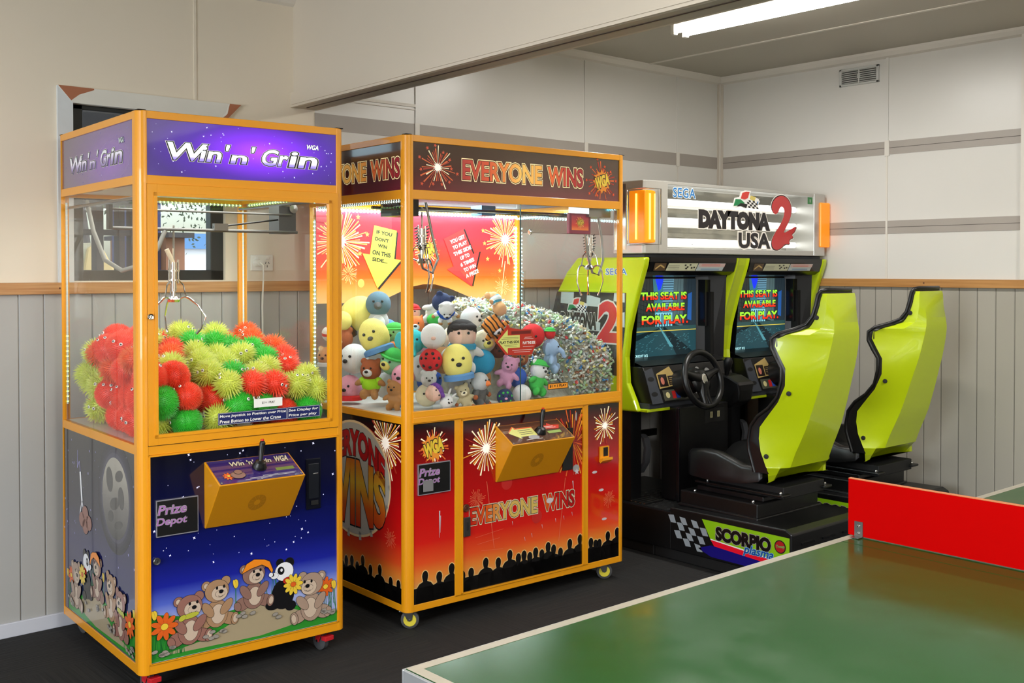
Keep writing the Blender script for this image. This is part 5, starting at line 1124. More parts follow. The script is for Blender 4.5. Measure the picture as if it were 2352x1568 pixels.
for z, w_, yf, r, yb in secs:
    bul = .012 if z > 1.0 else .004
    mid = ((w_+r)/2+bul, (yf+yb)/2-.012)
    S2.append([(4.43-w_, yf, z), (4.43-mid[0], mid[1], z), (4.43-r, yb, z), (4.43+r, yb, z), (4.43+mid[0], mid[1], z), (4.43+w_, yf, z), (4.43+w_-.02, yf+.002, z), (4.43+r*.8, yb+.03, z), (4.43-r*.8, yb+.03, z), (4.43-w_+.02, yf+.002, z)])
b.loft(S2, LIME, True, True, True); sh_ = b.build('seat_shell', P, sharp=24, bevel=.003)
for y, z, x in ((2.767, 1.234, 4.288), (2.850, .884, 4.193), (2.966, .58, 4.184)):
    b = pm(); b.rev((x, y, z), (-1, -.45, 0), [(0, 0), (.0115, 0), (.010, .003), (0, .004)], BLKM, 14); b.build('shell_screw', sh_)
trim = [(.50, 3.03), (.56, 3.05), (.60, 3.064), (.645, 3.066), (.712, 3.054), (.763, 3.015), (.808, 2.953), (.865, 2.905), (.94, 2.885), (1.0, 2.885), (1.045, 2.915), (1.09, 2.94), (1.134, 2.94)]
hd = [(1.158, 2.91, .236), (1.178, 2.86, .185), (1.20, 2.815, .155), (1.24, 2.785, .146), (1.295, 2.772, .139), (1.34, 2.765, .134), (1.358, 2.755, .124)]
path = [(.247, y, z) for z, y in trim]+[(w_, y, z) for z, y, w_ in hd]
b = pm(); secs3 = []
def wat(z):
    for i in range(len(secs)-1):
        if secs[i][0] <= z <= secs[i+1][0]:
            t = (z-secs[i][0])/(secs[i+1][0]-secs[i][0]); return [secs[i][k]*(1-t)+secs[i+1][k]*t for k in range(5)]
    return list(secs[-1])
for x, y, z in path:
    q4 = wat(z); yf = q4[2]; yb = q4[4]
    secs3.append([(4.43-x, yf-.004, z), (4.43-x-.002, y, z), (4.43-x+.03, y+.004, z), (4.43-q4[3]*.7, yb+.05, z), (4.43, yb+.045, z), (4.43+q4[3]*.7, yb+.05, z), (4.43+x-.03, y+.004, z), (4.43+x+.002, y, z), (4.43+x, yf-.004, z), (4.43, yb+.015, z)])
b.loft(secs3, BLK, True, True, True); b.build('seat_back', P, sharp=60)
b = pm(); b.tube([(4.43-x, y, z) for x, y, z in path]+[(4.43-.1, 2.74, 1.362), (4.43+.1, 2.74, 1.362)]+[(4.43+x, y, z) for x, y, z in path[::-1]], .009, BLK, 10); b.build('edge_trim', P)
b = pm(); cs = []
for y, zt_, zb_, k in ((3.485, .50, .45, .75), (3.46, .545, .43, .9), (3.43, .558, .425, .98), (3.344, .57, .42, 1), (3.267, .566, .42, 1), (3.175, .537, .425, 1), (3.117, .518, .43, 1), (3.02, .522, .45, 1), (3.0, .51, .47, .97)):
    W_ = .235*k; cs.append([(4.43-W_, y, zb_), (4.43-W_, y, zt_-.02), (4.43-W_+.02, y, zt_), (4.43-W_+.06, y, zt_-.008), (4.43-W_*.5, y, min(zt_, .51)-.03), (4.43+W_*.5, y, min(zt_, .51)-.03), (4.43+W_-.06, y, zt_-.008), (4.43+W_-.02, y, zt_), (4.43+W_, y, zt_-.02), (4.43+W_, y, zb_)])
b.loft(cs, BLK, True); b.build('seat_cushion', P, sharp=70)
P2 = copy_tree(P); P2.location = (4.43+.85, 3.0, 0); P2['label'] = 'farther lime racing seat half hidden behind the nearer one, beside the right wall'
P['group'] = P2['group'] = 'racing seats of the driving game'

# ================================================================ TABLE TENNIS TABLE
TX, TY, TZ, TW, TL = 1.0988, 1.537, .7458, 1.525, 2.74
t = thing('table_tennis_table', 'green table tennis table with worn white edges and a red board as the net', 'table', (TX, TY, 0))
def tabletop():
    m = bpy.data.materials.new('table_green'); m.use_nodes = True; n = m.node_tree.nodes; l = m.node_tree.links; b = n['Principled BSDF']
    tc = n.new('ShaderNodeTexCoord'); t1 = n.new('ShaderNodeTexNoise'); t1.inputs['Scale'].default_value = 7; t1.inputs['Detail'].default_value = 6; l.new(tc.outputs['Object'], t1.inputs['Vector'])
    r = n.new('ShaderNodeMapRange'); r.inputs['From Min'].default_value = .35; r.inputs['From Max'].default_value = .75; r.inputs['To Min'].default_value = .13; r.inputs['To Max'].default_value = .26; l.new(t1.outputs[0], r.inputs['Value']); l.new(r.outputs[0], b.inputs['Roughness'])
    b.inputs['Base Color'].default_value = lin('18441a'); b.inputs['Specular IOR Level'].default_value = .17; return m
TG = tabletop(); EDG = mat('worn_white_edge', '989182', .4, noise=.12, nscale=30)
b = MB(); b.box((0, -TW, TZ-.019), (TL, 0, TZ-.0005), TG); b.box((.0, -TW, TZ-.0005), (1.365, 0, TZ), TG); b.box((1.375, -TW, TZ-.0005), (TL, 0, TZ), TG); top = b.build('tabletop', t)
b = MB(); e = .022
for r in (((0, -e), (TL, 0)), ((0, -TW), (TL, -TW+e)), ((0, -TW+e), (e, -e)), ((TL-e, -TW+e), (TL, -e))): b.box((r[0][0], r[0][1], TZ), (r[1][0], r[1][1], TZ+.0006), EDG)
b.build('edge_line', top)
b = MB(); AL = mat('edge_metal', 'b0b2b4', .35, .6)
for r in (((-.006, -TW-.006), (TL+.006, -TW)), ((-.006, 0), (TL+.006, .006)), ((-.006, -TW), (-.0001, 0)), ((TL+.0001, -TW), (TL+.006, 0))): b.box((r[0][0], r[0][1], TZ-.055), (r[1][0], r[1][1], TZ-.0008), AL)
b.build('apron', t, bevel=.002)
for x in (.3, 1.1, 1.64, 2.44):
    for y in (-.2, -TW+.2): b = MB(); b.box((x-.02, y-.02, 0), (x+.02, y+.02, TZ-.02), mat('table_leg_steel', '2a2c30', .4, .5)); b.build('leg', t, bevel=.003)
NX = 1.4505; b = MB(); b.box((NX-.006, -TW-.005, TZ+.003), (NX+.006, .004, TZ+.153), mat('net_red_board', 'ac0000', .8, noise=.03, spec=.04)); b.box((NX-.0062, -TW-.005, TZ+.1515), (NX+.0062, .004, TZ+.1535), mat('raw_board_edge', 'c07040', .5)); nb = b.build('net_board', t, label='long red board standing across the table as a net')
for y in (-.028, -TW+.028):
    b = MB(); b.box((NX-.009, y-.012, TZ+.001), (NX-.006, y+.012, TZ+.042), STEEL); b.box((NX-.03, y-.012, TZ+.001), (NX-.006, y+.012, TZ+.003), STEEL)
    for z in (.012, .031): b.rev((NX-.009, y, TZ+z), (-1, 0, 0), [(.0045, 0), (.0035, .0015), (0, .002)], CHR, 10)
    b.build('angle_bracket', nb)
# ================================================================ SPIKY BALLS in machine 1
def m_world(M, lx, ly, lz):
    a = M.rotation_euler.z; return (M.location.x+lx*cos(a)-ly*sin(a), M.location.y+lx*sin(a)+ly*cos(a), lz)
BALLC = {'lime': ('yellow-green', 'dbe662'), 'coral': ('coral red', 'ff4a2e'), 'orange': ('orange red', 'f86428'), 'green': ('bright green', '38cc38'), 'pink': ('hot pink', 'e01860')}
def ballmat(k):
    m = mat('rubber_'+k, BALLC[k][1], .45); b = m.node_tree.nodes['Principled BSDF']
    b.inputs['Subsurface Weight'].default_value = .25; b.inputs['Subsurface Radius'].default_value = (.03, .03, .03); b.inputs['Subsurface Scale'].default_value = .4
    return m
def spiky_mesh(k, n, rc, ls, wd, seed):
    R = random.Random(seed); b = MB(); m = ballmat(k); b.ell((0, 0, 0), rc, m, n=14, k=9)
    g = pi*(3-5**.5)
    for i in range(n):
        z = 1-2*(i+.5)/n; r = (1-z*z)**.5; t = i*g; d = Vector((r*cos(t), r*sin(t), z))
        a = Vector((0, 0, 1)) if abs(d.z) < .9 else Vector((1, 0, 0)); u = (a-d*a.dot(d)).normalized(); w_ = d.cross(u)
        tip = d*(rc+ls*R.uniform(.85, 1.1))+(u*R.uniform(-1, 1)+w_*R.uniform(-1, 1)-Vector((0, 0, .6)))*ls*.22; base = d*rc*.97
        vs = [base+(u*cos(q)+w_*sin(q))*wd for q in (0, 2.09, 4.19)]+[tip]; b.add(vs, [(0, 1, 3), (1, 2, 3), (2, 0, 3)], m, True)
    me = b.build('proto'); d = me.data; bpy.data.objects.remove(me); return d
SP = {}
for k in BALLC:
    SP[k, 0] = spiky_mesh(k, 330, .040, .024, .0029, 1); SP[k, 1] = spiky_mesh(k, 1100, .052, .010, .0022, 2)
b = MB(); b.ell((0, 0, 0), (.006, .003, .006), WPRINT, n=10, k=6); b.ell((0, -.0022, 0), (.003, .002, .003), MATS['ink'], n=8, k=5); EYE = b.build('proto'); EYM = EYE.data; bpy.data.objects.remove(EYE)
R = random.Random(12)
def hb(x, y): return 1.035+.195*min(1, y/.5)+.055*(1-x/.787)
pts = []
for i in range(215): pts.append([R.uniform(.09, .70), R.uniform(.09, .80), R.uniform(.92, 1.10)])
D0 = .093
for it in range(130):
    for i in range(len(pts)):
        p = pts[i]
        for j in range(i+1, len(pts)):
            q = pts[j]; dx, dy, dz = p[0]-q[0], p[1]-q[1], p[2]-q[2]
            if abs(dx) > D0 or abs(dy) > D0 or abs(dz) > D0: continue
            dd = (dx*dx+dy*dy+dz*dz)**.5+1e-6
            if dd < D0:
                k = (D0-dd)/dd*.45; p[0] += dx*k; p[1] += dy*k; p[2] += dz*k; q[0] -= dx*k; q[1] -= dy*k; q[2] -= dz*k
        if p[1] < .24 and abs(p[0]-.256) < .055: p[0] += .01 if p[0] > .256 else -.01
        p[0] = min(max(p[0], .078), .705); p[1] = min(max(p[1], .078), .80); p[2] = min(max(p[2], .918), hb(p[0], p[1])-.055)
zone = [((.12, .12, 1.05), 'coral'), ((.1, .3, 1.0), 'coral'), ((.1, .15, .95), 'coral'), ((.15, .5, 1.0), 'coral'), ((.08, .6, 1.05), 'lime'), ((.1, .45, 1.13), 'coral'), ((.08, .75, 1.0), 'lime'), ((.2, .35, 1.14), 'orange'), ((.3, .3, 1.15), 'lime'), ((.25, .6, 1.17), 'coral'), ((.35, .7, 1.17), 'pink'),
        ((.4, .5, 1.15), 'lime'), ((.5, .6, 1.15), 'lime'), ((.45, .3, 1.1), 'lime'), ((.6, .7, 1.15), 'lime'), ((.55, .4, 1.12), 'green'), ((.65, .5, 1.1), 'orange'), ((.7, .3, 1.08), 'coral'), ((.65, .1, 1.0), 'lime'), ((.7, .15, 1.03), 'lime'), ((.52, .12, 1.02), 'coral'), ((.42, .1, 1.0), 'coral'), ((.6, .08, .95), 'coral'),
        ((.35, .1, .97), 'coral'), ((.33, .12, 1.05), 'lime'), ((.4, .08, .92), 'green'), ((.15, .08, .92), 'green'), ((.5, .2, 1.07), 'lime'), ((.3, .2, 1.1), 'lime'), ((.35, .4, 1.14), 'green'), ((.7, .08, .92), 'green'), ((.65, .7, 1.1), 'lime'), ((.2, .75, 1.0), 'coral'), ((.3, .08, 1.1), 'coral'), ((.25, .15, .95), 'coral')]
BG_ = 'rubber balls heaped in the left crane machine'
nb_ = 0
for i, p in enumerate(pts):
    vis = p[2] > hb(p[0], p[1])-.16 or p[1] < .19 or p[0] < .17
    if not vis: continue
    best = sorted((sum((p[a]-z[0][a])**2*(1 if a < 2 else 1.6) for a in range(3)), z[1]) for z in zone); k = best[0][1]
    if R.random() < .22: k = R.choice(['lime', 'lime', 'coral', 'orange', 'green', 'lime'])
    fl = 1 if (k in ('coral', 'green') and (p[0] < .2 or p[2] < .99)) else 0
    o = bpy.data.objects.new('spiky_ball', SP[k, fl]); COL.objects.link(o); o.location = m_world(M1, *p)
    o.rotation_euler = (R.uniform(-.5, .5), R.uniform(-.5, .5), R.uniform(-2, .8)); s = R.uniform(.92, 1.08); o.scale = (s, s, s)
    side_ = 'at the front glass' if p[1] < .17 else ('at the left glass' if p[0] < .16 else ('at the back of the heap' if p[1] > .62 else 'in mid heap'))
    lvl = 'low' if p[2] < 1.0 else ('midway' if p[2] < 1.09 else 'high')
    tag(o, ('fluffy ' if fl else 'spiky ')+BALLC[k][0]+' ball '+lvl+' '+side_, 'toy ball', BG_)
    rr = .044 if not fl else .056
    for sx in (-1, 1):
        e = bpy.data.objects.new('eye', EYM); COL.objects.link(e); e.parent = o; t = sx*.24; e.location = (rr*sin(t)*1.06, -rr*cos(t)*1.06, rr*.35+.004); e.rotation_euler = (-.3, 0, t)
    nb_ += 1

# ================================================================ SOFT TOYS in machine 2
def fur(name, col): return mat('plush_'+name, col, .85, bump=.5, bscale=420, noise=.05, nscale=40)
def striped(name, c1, c2, scale=14, rot=0):
    if 'plush_'+name in MATS: return MATS['plush_'+name]
    m = fur(name, c1); n = m.node_tree.nodes; l = m.node_tree.links; b = n['Principled BSDF']
    tc = n.new('ShaderNodeTexCoord'); w_ = n.new('ShaderNodeTexWave'); w_.inputs['Scale'].default_value = scale; w_.inputs['Distortion'].default_value = 3; w_.inputs['Detail'].default_value = 1
    w_.bands_direction = 'X' if rot == 0 else 'Z'
    l.new(tc.outputs['Object'], w_.inputs[0]); r = n.new('ShaderNodeValToRGB'); l.new(w_.outputs[0], r.inputs[0]); r.color_ramp.interpolation = 'CONSTANT'
    r.color_ramp.elements[0].color = lin(c2); r.color_ramp.elements[1].color = lin(c1); r.color_ramp.elements[1].position = .25; l.new(r.outputs[0], b.inputs['Base Color']); return m
TG_ = 'soft toys piled in the wide crane machine'
def plush(label, loc, s, body, rz=-35, tilt=(0, 0), ears='round', muzzle=None, nose='ink', belly=None, shirt=None, head=None, limbs=True, beak=None, trunk=None, hair=None, hat=None, scarf=None, spots=None, paws=None, squash=1, torso=True, eyes=True, cat='soft toy', name='soft_toy'):
    M = M2
    t = thing(name, label, cat, m_world(M, *loc), group=TG_, rot=(radians(tilt[0]), radians(tilt[1]), radians(rz)+M.rotation_euler.z))
    b = MB(); H = MB() if head else b; hm = head or body
    H.ell((0, 0, 0), (s, s*.92, s*squash), hm)
    if ears == 'round':
        for x in (-1, 1): H.ell((x*s*.72, .1*s, s*.78*squash), (s*.34, s*.2, s*.34), hm)
    elif ears == 'long':
        for x in (-1, 1): H.ell((x*s*.42, .1*s, s*1.3), (s*.2, s*.14, s*.65), hm, (0, x*.25, 0))
    elif ears == 'cat':
        for x in (-1, 1): H.rev((x*s*.55, .0, s*.6), (x*.35, 0, 1), [(s*.32, 0), (s*.2, s*.3), (.001, s*.62)], hm, 10)
    elif ears == 'elephant':
        for x in (-1, 1): H.ell((x*s*1.05, .2*s, .1*s), (s*.55, s*.14, s*.75), hm, (0, x*-.2, x*.4))
    if trunk: H.tube([(0, -.8*s, -.1*s), (0, -1.25*s, -.45*s), (.1*s, -1.35*s, -.9*s), (.15*s, -1.5*s, -1.1*s)], [s*.32, s*.26, s*.22, s*.2], hm, 10)
    if torso:
        b.ell((0, .1*s, -1.45*s*squash), (s*.85, s*.75, s*1.0), body); b.ell((0, 0, -.75*s*squash), (s*.55, s*.5, s*.45), body)
        if limbs:
            for x in (-1, 1):
                b.ell((x*s*1.0, -.15*s, -1.1*s*squash), (s*.62, s*.3, s*.3), body, (0, x*.55, 0)); b.ell((x*s*.55, -.45*s, -2.25*s), (s*.36, s*.42, s*.5), body, (.5, 0, x*.2))
    o = b.build('body', t, remesh=max(s*.085, .0028))
    if head: H.build('head', t, remesh=max(s*.08, .0028))
    P_ = lambda nm, f: (lambda q: (f(q), q.build(nm, t)))(MB())
    if eyes: P_('eyes', lambda q: [q.ell((x*s*.34, -s*.86, s*.22*squash), s*.1, MATS['ink'], n=8, k=6) for x in (-1, 1)])
    if muzzle: P_('muzzle', lambda q: q.ell((0, -s*.8, -s*.22), (s*.46, s*.32, s*.36), muzzle)); 
    if nose and not beak: P_('nose', lambda q: q.ell((0, -s*(1.1 if muzzle else .93), -s*.1), (s*.19, s*.12, s*.14), MATS['ink'] if nose == 'ink' else nose, n=10, k=6))
    if beak: P_('beak', lambda q: q.rev((0, -s*.8, -s*.12), (0, -1, -.15), [(s*.32, 0), (s*.28, s*.2), (.001, s*.5)], beak, 12))
    if belly: P_('belly_patch', lambda q: q.ell((0, -s*.22, -1.5*s), (s*.62, s*.55, s*.75), belly))
    if shirt: P_('shirt', lambda q: (q.ell((0, .1*s, -1.35*s*squash), (s*.92, s*.83, s*.82), shirt), [q.ell((x*s*.78, -.08*s, -1.0*s), (s*.42, s*.36, s*.36), shirt, (0, x*.55, 0)) for x in (-1, 1)]))
    if hair: P_('hair', lambda q: (q.ell((0, .18*s, .3*s), (s*1.06, s*.98, s*.85), hair), [q.ell((x*s*.5, -s*.55, s*.62), (s*.45, s*.4, s*.25), hair) for x in (-1, 0, 1)]))
    if hat: P_('hat', lambda q: (q.ell((0, .1*s, .55*s), (s*.95, s*.9, s*.6), hat), q.rev((0, 0, .4*s), (0, 0, 1), [(s*1.05, 0), (s*1.1, s*.12), (s*.9, s*.2)], hat)))
    if scarf: P_('scarf', lambda q: q.rev((0, 0, -.95*s*squash), (0, 0, 1), [(s*.6, 0), (s*.98, .02*s), (s*1.0, .3*s), (s*.85, .42*s)], scarf, 18))
    if spots: P_('spots', lambda q: [q.ell((s*.88*sin(a)*cos(e), -s*.82*cos(a)*cos(e), s*.92*sin(e)), s*.17, spots, n=8, k=6) for a, e in ((-.9, .2), (-.4, .6), (.3, .65), (.9, .2), (.7, -.4), (-.7, -.45), (0, -.6))])
    if paws: P_('paws', lambda q: ([q.ell((x*s*1.48, -.3*s, -1.42*s), s*.26, paws, n=10, k=7) for x in (-1, 1)], [q.ell((x*s*.6, -.86*s, -2.4*s), (s*.3, s*.14, s*.36), paws) for x in (-1, 1)]))
    return t
C = dict(yel=fur('yellow', 'ece078'), cream=fur('cream', 'e8dfc0'), white=fur('white', 'e6e8ea'), grey=fur('grey', 'c0c2c4'), brown=fur('brown', 'a4552a'), tan=fur('tan', 'b98550'), dark=fur('dark', '2a2426'), blue=fur('blue', '1a58c0'), sky=fur('sky', '1f9ccc'), teal=fur('teal', '30c0c8'),
         slate=fur('slate', '5a7888'), green=fur('green', '3cb84c'), mint=fur('mint', '90d0a0'), pink=fur('pink', 'eca4bc'), mauve=fur('mauve', 'c890b0'), red=fur('red', 'd82028'), purple=fur('purple', '6c3c9c'), skin=fur('skin', 'ecc4b4'), lime=fur('lime', 'a8e820'), orange=fur('orange', 'ee8040'), denim=fur('denim', '5c90c8'), babyb=fur('baby_blue', '9cb8dc'), navy=fur('navy', '24345c'), khaki=fur('khaki', 'b4a884'), dgrey=fur('dark_grey', '585858'), peach=fur('peach', 'e0a878'), choc=fur('chocolate', '6c3420'))
tigm = striped('tiger', 'e08a34', '241408', 16); strw = striped('blue_stripe', 'e6f0f4', '38a8d0', 11, 1); redw = striped('red_stripe', 'f0e8e0', 'd83828', 9, 1)
F = plush
F('brown teddy bear in a lime green shirt sitting against the left glass', (.09, .405, 1.022), .047, C['tan'], -55, head=C['brown'], muzzle=C['white'], shirt=C['lime'], name='teddy_bear')
F('yellow egg-shaped soft toy with a grey band leaning above the brown teddy bear', (.12, .425, 1.165), .068, C['yel'], -50, (0, -20), ears='none', squash=1.2, torso=False, scarf=C['denim'], nose=C['dgrey'])
F('big pale yellow soft toy with thin black band at the back left', (.19, .68, 1.255), .075, C['yel'], -30, (0, 50), ears='none', squash=1.2, torso=False, scarf=C['dark'], eyes=False, nose=None)
F('grey and white owl soft toy with slate blue head at the top left', (.24, .58, 1.30), .058, C['grey'], -35, ears='none', head=C['slate'], belly=C['white'], limbs=False, beak=C['dgrey'])
F('yellow duck soft toy pressed against the left glass', (.085, .635, 1.225), .045, C['yel'], -60, ears='none', beak=C['cream'], torso=False)
F('brown and white puppy soft toy below the yellow duck', (.09, .645, 1.145), .05, C['white'], -60, head=C['brown'], muzzle=C['white'], torso=False)
F('large white polar bear soft toy slumped at the back left', (.10, .56, 1.06), .068, C['white'], -70, torso=False, ears='none')
F('pink soft toy with red cloth low at the back left', (.09, .58, .93), .058, C['pink'], -60, ears='none', scarf=C['red'], torso=False)
F('green frog soft toy looking left beside the corner post', (.16, .345, 1.055), .055, C['mint'], -70, (0, 20), hat=C['green'], torso=False, ears='round', muzzle=C['yel'])
F('pink ball-shaped soft toy behind the left corner post', (.17, .275, 1.0), .052, C['pink'], -60, ears='none', torso=False)
F('small orange chick soft toy between the yellow and green ones', (.2, .40, 1.115), .026, C['orange'], -60, ears='none', beak=C['orange'], torso=False)
F('light green dinosaur soft toy under the grey owl', (.24, .45, 1.17), .045, C['mint'], -60, ears='none', torso=False, hat=C['green'])
F('tan teddy bear low behind the bear in the lime shirt', (.13, .28, .95), .036, C['tan'], -60)
F('denim blue soft toy on the floor behind the lime shirted bear', (.15, .29, .895), .034, C['denim'], -60, ears='none', torso=False)
F('pale grey round seal head left of the black haired doll', (.225, .13, 1.175), .055, C['white'], -35, ears='none', torso=False, nose=C['skin'], eyes=False)
F('rag doll with black hair and teal blindfold in the middle of the pile', (.395, .155, 1.17), .062, C['white'], -30, ears='none', head=C['skin'], hair=C['dark'], scarf=C['sky'], nose=None)
F('yellow egg-shaped soft toy with blue lower half at the front glass', (.315, .085, 1.065), .066, C['yel'], -30, (0, -8), ears='none', squash=1.2, scarf=C['denim'], torso=False)
F('red ladybird soft toy with dark spots', (.215, .135, 1.075), .05, C['red'], -40, ears='none', torso=False, spots=C['dark'], nose=None)
F('teddy bear in a royal blue jumper lying on its front at the top', (.345, .20, 1.285), .036, C['white'], -30, (62, 0), muzzle=C['white'], shirt=C['blue'], paws=C['tan'])
F('white soft toy with navy trim lying at the back of the pile', (.42, .34, 1.31), .045, C['white'], -10, (40, 20), ears='round', head=C['navy'])
F('white seal soft toy at the top beside the tiger', (.53, .27, 1.235), .052, C['white'], 20, ears='none', torso=False)
F('turquoise elephant soft toy with raised trunk near the corner post', (.19, .23, 1.15), .052, C['teal'], -35, ears='elephant', torso=False, trunk=True)
F('sky blue shirted soft toy lying sideways in the middle', (.50, .15, 1.05), .058, C['sky'], -25, (0, 70), ears='none', torso=False, eyes=False, nose=None)
F('pale yellow teddy bear under the tiger', (.53, .17, 1.14), .052, C['cream'], -20, (0, -20), torso=False, muzzle=C['yel'])
F('orange tiger soft toy with black stripes lying on the pile', (.505, .085, 1.215), .044, tigm, -35, (55, -40), muzzle=C['white'], ears='round')
F('peach soft toy in blue and white striped shorts head down at the back', (.72, .30, 1.275), .035, C['peach'], 30, (150, 0), ears='none', shirt=strw, eyes=False)
F('red bird soft toy with a red bobble beside the candy', (.775, .13, 1.155), .056, C['red'], -50, (0, 30), ears='none', torso=False, beak=C['orange'])
F('small red bobble soft toy with a green leaf', (.84, .085, 1.165), .026, C['red'], -30, ears='none', torso=False, hat=C['green'], eyes=False, nose=None)
F('pale blue elephant soft toy facing right beside the divider', (.85, .09, 1.10), .043, C['babyb'], 40, (0, -10), ears='elephant', trunk=True, nose=None)
F('mauve pink hippo soft toy sitting at the front glass', (.60, .08, 1.035), .038, C['mauve'], -50, (0, 15), belly=None, muzzle=C['mauve'])
F('royal blue ball-shaped soft toy behind the pink hippo', (.675, .12, .975), .045, C['blue'], -30, ears='none', torso=False, eyes=False, nose=None)
F('green dinosaur soft toy with white head in the front right corner of the pile', (.765, .075, 1.005), .043, C['green'], 10, (0, 12), head=C['white'], ears='round', hat=C['green'])
F('pale grey goose soft toy with orange beak at the front glass', (.425, .07, .975), .042, C['dgrey'], 25, ears='none', head=C['grey'], beak=C['orange'], paws=C['brown'])
F('doll with pink face and purple hood lying at the front', (.185, .07, .945), .037, C['purple'], -20, (0, 60), ears='none', head=C['skin'], hair=C['purple'], torso=False, nose=None)
F('light grey mouse soft toy above the purple hooded doll', (.18, .10, 1.0), .034, C['grey'], -30, torso=False)
F('white rabbit soft toy lying at the bottom of the pile', (.245, .065, .905), .03, C['white'], -10, (0, 40), ears='long', torso=False)
F('khaki puppy soft toy with brown paws at the bottom centre', (.335, .07, .94), .03, C['khaki'], -30, (0, -20), paws=C['brown'], muzzle=C['cream'])
F('orange fox soft toy standing behind the turquoise elephant', (.258, .31, 1.215), .04, C['orange'], -35, ears='cat', muzzle=C['white'], torso=False)
F('doll with a red bonnet at the back beside the corner post', (.275, .36, 1.265), .036, C['skin'], -35, ears='none', hat=C['red'], torso=False, nose=None)
F('green arm shaped soft toy under the navy trimmed one', (.35, .30, 1.235), .034, C['green'], -35, ears='none', squash=.8, torso=False, eyes=False, nose=None)
F('blue soft toy with a pink starfish on the floor at the front', (.56, .065, .90), .037, C['navy'], -30, ears='none', torso=False, nose=C['pink'], spots=C['green'])
F('white pillow shaped soft toy right of the pink hippo', (.665, .075, .905), .043, C['white'], -30, ears='none', torso=False, eyes=False, nose=None)
F('red and white striped soft ball in the back left corner', (.065, .715, 1.165), .036, redw, -60, ears='none', torso=False, eyes=False, nose=None)
F('white and orange soft toy below the striped ball in the back corner', (.06, .73, 1.06), .045, C['peach'], -60, scarf=C['white'], torso=False)
F('chocolate brown teddy bear behind the PLAY THIS SIDE sticker', (.60, .16, 1.10), .04, C['choc'], -30, torso=False)
F('brown monkey soft toy right of the PLAY THIS SIDE sticker', (.70, .13, 1.06), .04, C['brown'], -30, torso=False, muzzle=C['tan'])
i = 0
for (x, y, z, s, c) in ((.25, .25, 1.03, .06, 'grey'), (.36, .24, 1.06, .06, 'tan'), (.47, .27, 1.10, .06, 'white'), (.27, .45, 1.06, .06, 'sky'), (.4, .42, 1.14, .06, 'pink'), (.55, .42, 1.14, .06, 'cream'), (.3, .6, 1.18, .05, 'denim'), (.42, .2, .95, .055, 'grey'), (.54, .22, .97, .055, 'tan'), (.24, .2, .92, .05, 'cream'), (.67, .26, 1.05, .055, 'khaki'), (.78, .24, 1.03, .055, 'grey'), (.22, .48, .94, .06, 'white'), (.38, .38, .96, .06, 'blue'), (.5, .55, 1.12, .06, 'grey'), (.33, .7, 1.12, .06, 'tan'), (.87, .20, .96, .05, 'cream'), (.79, .12, .905, .04, 'green')):
    t = F('round '+dict(grey='light grey', tan='tan', white='white', sky='sky blue', pink='pink', cream='cream', denim='denim blue', khaki='khaki', blue='royal blue', green='green')[c]+' soft toy buried '+('at the bottom' if z < 1.0 else 'in the middle' if z < 1.1 else 'at the back')+' of the pile', (x, y, z), s, C[c], -30+40*sin(i*2.1), ears='none', torso=False, nose=None)
    t['group'] = 'soft toys buried in the pile'; i += 1

# ================================================================ WRAPPED CANDY in machine 2
CC = [('white', 'dcdcd4'), ('red', 'c83838'), ('pale green', 'a8c8a0'), ('yellow', 'd8cc70'), ('blue', '3880c0'), ('cream', 'c8b898'), ('silver', 'b0b4b4'), ('brown', '8c5030')]
def candy_geo(m, m2, b, M, s=1):
    b.ell((0, 0, 0), (.012*s, .008*s, .006*s), m, n=8, k=5, M=M)
    for x in (-1, 1):
        b.add([M @ Vector(p) for p in ((x*.010*s, 0, 0), (x*.022*s, -.008*s, .002), (x*.020*s, -.002, -.003*s), (x*.023*s, .003*s, .003*s), (x*.020*s, .009*s, -.002*s))], [(0, 1, 2), (0, 2, 3), (0, 3, 4)], m2, M=Matrix.Identity(4))
cm = [mat('wrapper_'+a.replace(' ', '_'), c, .18, coat=.6) for a, c in CC]; cw = mat('clear_wrapper_end', 'd4dad4', .12, coat=1)
CP = []
for i, m in enumerate(cm):
    b = MB(); candy_geo(m, cw if i % 2 else m, b, Matrix.Identity(4)); o = b.build('proto'); CP.append(o.data); bpy.data.objects.remove(o)
def hc(x, y):
    base = 1.215+.085*min(y/.7, 1)
    f = max(0, 1-y/.32); base -= f*max(0, (x-.95))*.62+f*.01
    base -= max(0, x-1.0)*.28*(1 if y > .2 else .6)
    if y < .38 and x < .955: base = min(base, .90+1.15*max(0, y-.08))
    return base
R = random.Random(77); sp = []
for ix in range(11):
    for iz in range(14):
        x, z = .962+ix*.0215+R.uniform(-.007, .007), .872+iz*.0225+R.uniform(-.007, .007)
        if x > 1.195: continue
        if z < hc(x, .03)-.005: sp.append((x, .034+R.uniform(0, .008), z))
top_ = []
y = .05
while y < .75:
    x = .66+R.uniform(0, .01)
    while x < 1.195:
        if not (y < .12 and x < .958) : top_.append((x+R.uniform(-.006, .006), y, hc(x, y)+R.uniform(-.004, .012)))
        x += .024
    y += .026
left = [(.92, y_, z_) for y_ in (.30, .33, .36) for z_ in (.9, .93, .96, .99, 1.02, 1.05)]
sd_ = [(.957+R.uniform(-.004, .004), .05+j*.024+R.uniform(-.006, .006), .875+i*.0225+R.uniform(-.006, .006)) for j in range(14) for i in range(18) if hc(.95, .05+j*.024) < .875+i*.0225 < hc(.97, .05+j*.024)-.004]
top_.sort(key=lambda p: p[1]-(.3 if p[0] > .9 else 0)); allp = sp+[p for p in sd_ if p[1] < .3][:60]+top_+[p for p in sd_ if p[1] >= .3]+[p for p in sd_ if p[1] < .3][60:]
